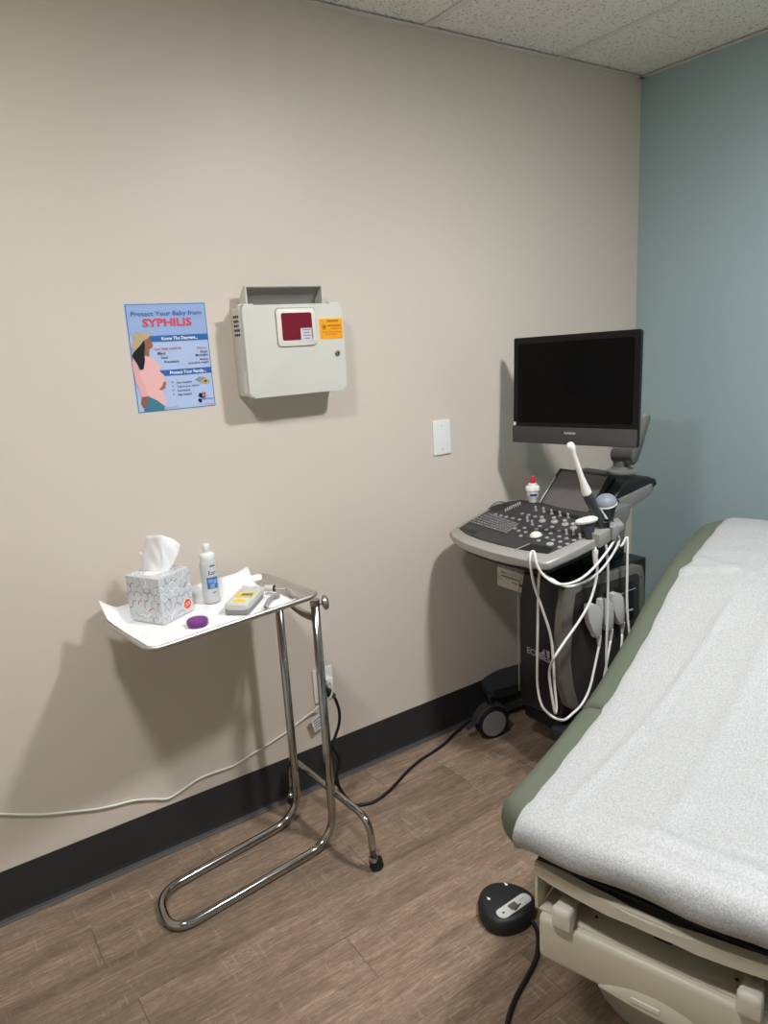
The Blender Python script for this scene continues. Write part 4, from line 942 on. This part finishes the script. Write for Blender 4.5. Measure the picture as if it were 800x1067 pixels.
for k in range(4): pr('button', .40+.13*k, .48+.13*k, .14, .30, mat('printer_button', (180, 177, 168), .4), .0015)
pr('door_seam', .03, .97, .46, .47, mat('seam', (120, 118, 110), .5)); pr('display', .80, .93, .54, .66, M['black']); pr('print_line', .55, .76, .56, .62, mat('ink_grey', (120, 120, 122), .5))
text('lettering', 'SONY', (-.986, pa.y-pw_*.05, pa.z-ph_*.60), (-.986, pa.y-pw_*.22, pa.z-ph_*.60), UP, (-1, 0, 0), mat('ink_navy', (46, 62, 104), .5), tpn, .0004, .02, .005)
obj('printer_shelf', box(new(), (-.975, pb_.y-.05, pa.z-ph_-.006), (-.80, pa.y, pa.z-ph_-.0005), .001), uk, us)

# gel bottle in the console recess
g0 = cp(555, 523, .003); gl_ = thing('gel_bottle', 'small white bottle with red tip standing on the ultrasound console', 'bottle', g0)
bm = new(); lathe(bm, [(.014, 0), (.016, .004), (.016, .016), (.021, .022), (.0215, .040), (.020, .046)], g0, UP, 24); obj('body', bm, M['white'], gl_, smooth=40)
bm = new(); lathe(bm, [(.0255, .044), (.0255, .057), (.023, .060), (.016, .061), (.015, .070), (.008, .072)], g0, UP, 24); obj('cap', bm, mat('cap_white', (240, 238, 232), .4), gl_, smooth=40)
bm = new(); lathe(bm, [(.0105, .070), (.010, .078), (.0065, .094), (.005, .097), (0, .097)], g0, UP, 20); obj('tip', bm, mat('red_tip', (206, 44, 36), .35), gl_, smooth=40)
bm = new(); gv = math.atan2(CAM.y-g0.y, CAM.x-g0.x); n = 8; lo = []; hi = []
for k in range(n+1):
    d = Vector((math.cos(gv+R(-25+70*k/n)), math.sin(gv+R(-25+70*k/n)), 0))*.0219; lo.append(bm.verts.new(g0+d+UP*.026)); hi.append(bm.verts.new(g0+d+UP*.034))
for k in range(n): bm.faces.new((lo[k], lo[k+1], hi[k+1], hi[k]))
obj('label', bm, mat('label_navy', (40, 62, 140), .4), gl_)

# ------------------------------------------------------------------ probes with cables and connectors
CY = -.545
def connector(par, dx, dy, k):
    base = ((613.5, 631), (618, 629), (623, 630.5), (626.5, 635), (627.5, 646), (627, 662), (621, 665), (618.5, 656), (614.5, 650), (613, 640))
    bm = new(); prism(bm, [at(613+(px-613)*k+dx, 630+(py-630)*k+dy, 'y', CY-.012) for px, py in base], (0, .022, 0), .004, 2)
    c = obj('connector', bm, mat('connector_grey', (206, 205, 200), .45), par, smooth=40)
    b_ = at(613+(624-613)*k+dx, 630+33*k+dy, 'y', CY+.004)
    bm = new(); lathe(bm, [(.0085, .004), (.008, -.012), (.0045, -.038), (.004, -.040)], b_, UP, 14); obj('strain_relief', bm, M['cordw'], c, smooth=40); return b_-UP*.036
def cable(par, pts, r=.0042): bm = new(); tube(bm, pts, r, 10, 7); obj('cable', bm, M['cordw'], par, smooth=180)
wh = mat('probe_white', (238, 236, 226), .35); pg = mat('probe_grey', (58, 59, 63), .45)
# transvaginal probe
t0, t1, t2 = at(594, 463.5, 'y', -.555), at(611.5, 514, 'y', -.565), at(627, 548, 'y', -.575)
ep = thing('endocavity_probe', 'long white and grey endocavity ultrasound probe upright in console holder', 'ultrasound probe', t2)
L1 = (t1-t0).length; dd = (t0-t1).normalized()
bm = new(); lathe(bm, [(.0145, -.004), (.0145, .012), (.0115, .030), (.0085, .060), (.0080, L1-.035), (.0095, L1-.022), (.0125, L1-.010), (.0120, L1-.001), (.008, L1+.006), (0, L1+.008)], t1, dd, 20); obj('shaft', bm, wh, ep, smooth=60)
L2 = (t2-t1).length; dd = (t1-t2).normalized()
bm = new(); lathe(bm, [(.010, -.02), (.012, 0), (.0125, L2*.4), (.015, L2*.65), (.0165, L2-.012), (.0155, L2-.001), (.012, L2)], t2, dd, 20); obj('handle', bm, pg, ep, smooth=60)
e = connector(ep, 12.6, -5.6, .97)
cable(ep, [t2-UP*.015, at(630, 562, 'y', -.575), at(632.5, 580, 'y', -.58), at(633.2, 600, 'y', -.58), at(632.8, 640, 'y', -.575), at(631.5, 680, 'y', -.57), at(631.5, 712, 'y', -.565), at(631, 735, 'y', -.56), at(628, 735, 'y', -.55), at(628.5, 712, 'y', -.548), e])
# convex probe
v0 = at(632, 530, 'y', -.55); va_ = Vector((-.30, -.12, .95)).normalized()
cv = thing('convex_probe', 'round blue grey headed convex ultrasound probe in the console holder', 'ultrasound probe', v0)
bm = new(); lathe(bm, [(.014, -.05), (.020, -.03), (.027, -.004), (.032, .012), (.0325, .016)], v0, va_, 28); obj('handle', bm, pg, cv, smooth=50)
bm = new(); lathe(bm, [(.0325, .016), (.0345, .018), (.0345, .022), (.033, .0235)], v0, va_, 28); obj('rim', bm, wh, cv, smooth=50)
bm = new(); lathe(bm, [(.0335, .023)] + [(.0335*math.cos(R(a)), .023+.027*math.sin(R(a))) for a in range(10, 91, 10)], v0, va_, 28); obj('head', bm, mat('probe_head_grey', (136, 144, 152), .45), cv, smooth=60)
bm = new(); prism(bm, [at(px, py, 'y', -.575) for px, py in ((624.5, 529), (627, 530.5), (634, 541), (631.5, 541))], (0, .006, 0), .001); obj('side_mark', bm, wh, cv)
e = connector(cv, 25, -11.6, .94)
cable(cv, [v0-va_*.05, Vector((-.80, -.56, .80)), at(653, 560, 'y', -.56), at(653.5, 580, 'y', -.57), at(653, 620, 'y', -.572), at(654, 645, 'y', -.572), at(656.5, 672, 'y', -.57), at(656, 700, 'y', -.565), at(650, 712, 'y', -.56), at(646, 700, 'y', -.55), e])
# linear probe
n0 = at(611, 544, 'y', -.56)
lp = thing('linear_probe', 'flat oval white headed ultrasound probe lying at the console right edge', 'ultrasound probe', n0)
bm = new(); rings = []; ax_ = Vector((.82, -.56, 0)).normalized(); ay_ = Vector((.56, .82, 0))
for a, b, h in ((.028, .014, -.003), (.034, .019, 0), (.0355, .020, .006), (.034, .0185, .010), (.026, .013, .014), (.012, .006, .0155)):
    rings.append([n0 + ax_*a*math.cos(6.2832*k/28) + ay_*b*math.sin(6.2832*k/28) + UP*(h + .004*math.cos(6.2832*k/28)) for k in range(28)])
loft(bm, rings); obj('head', bm, wh, lp, smooth=60)
bm = new(); rings = []
for a, b, h, dx in ((.024, .012, -.003, 0), (.021, .013, -.02, .004), (.014, .012, -.045, .010), (.010, .010, -.075, .014)):
    rings.append([n0 + ax_*(a*math.cos(6.2832*k/24)+dx) + ay_*b*math.sin(6.2832*k/24) + UP*h for k in range(24)])
loft(bm, rings); obj('handle', bm, pg, lp, smooth=60)
e = connector(lp, 0, 0, 1)
ex0 = at(620, 573, 'y', -.585)
bm = new(); lathe(bm, [(.0105, .0), (.0095, -.01), (.0055, -.045), (.0045, -.05)], ex0, UP, 14); obj('strain_relief', bm, wh, lp, smooth=40)
hx = -1.165
cable(lp, [ex0+UP*.01, at(622, 588, 'y', -.59), at(621, 604, 'y', -.595), at(614, 628, 'y', -.60), at(602, 649, 'y', -.60), at(588, 669, 'y', -.60), at(577, 686, 'y', -.595), at(572.5, 698, 'x', -1.10), at(573, 712, 'x', -1.09), at(576.5, 735, 'x', -1.08), at(578.5, 743, 'x', -1.07), at(579.5, 735, 'x', -1.06), at(577.5, 712, 'x', -1.06), at(576.5, 690, 'x', -1.065), at(573.5, 662, 'x', -1.08), at(565, 635, 'x', -1.11), at(557, 612, 'x', -1.14), at(553, 592, 'x', -1.165), at(552.5, 579, hx and 'x', hx), at(554.5, 574.5, 'x', hx+.015), at(557, 577, 'x', hx), at(559.5, 589, 'x', -1.165), at(567, 600, 'x', -1.15), at(581, 608.5, 'y', -.60), at(597, 607, 'y', -.615), at(612, 598, 'y', -.615), at(626, 583, 'y', -.61), at(637, 568, 'y', -.60), at(642, 558, 'y', -.575),
  at(645, 563, 'y', -.565), at(639, 576, 'y', -.575), at(626, 594, 'y', -.59), at(608, 607, 'y', -.60), at(590, 611, 'y', -.59), at(572, 602, 'x', -1.12), at(563, 596, 'x', -1.12), at(561, 608, 'x', -1.11), at(560.3, 640, 'x', -1.09), at(559.6, 690, 'x', -1.07), at(560, 715, 'x', -1.06), at(564, 734, 'x', -1.06), at(572, 744, 'x', -1.05), at(580, 749, 'x', -1.04), at(588, 750, 'y', -.55), at(596, 744, 'y', -.56), at(606, 734, 'y', -.56), at(614, 718, 'y', -.555), at(619, 697, 'y', -.55), e])
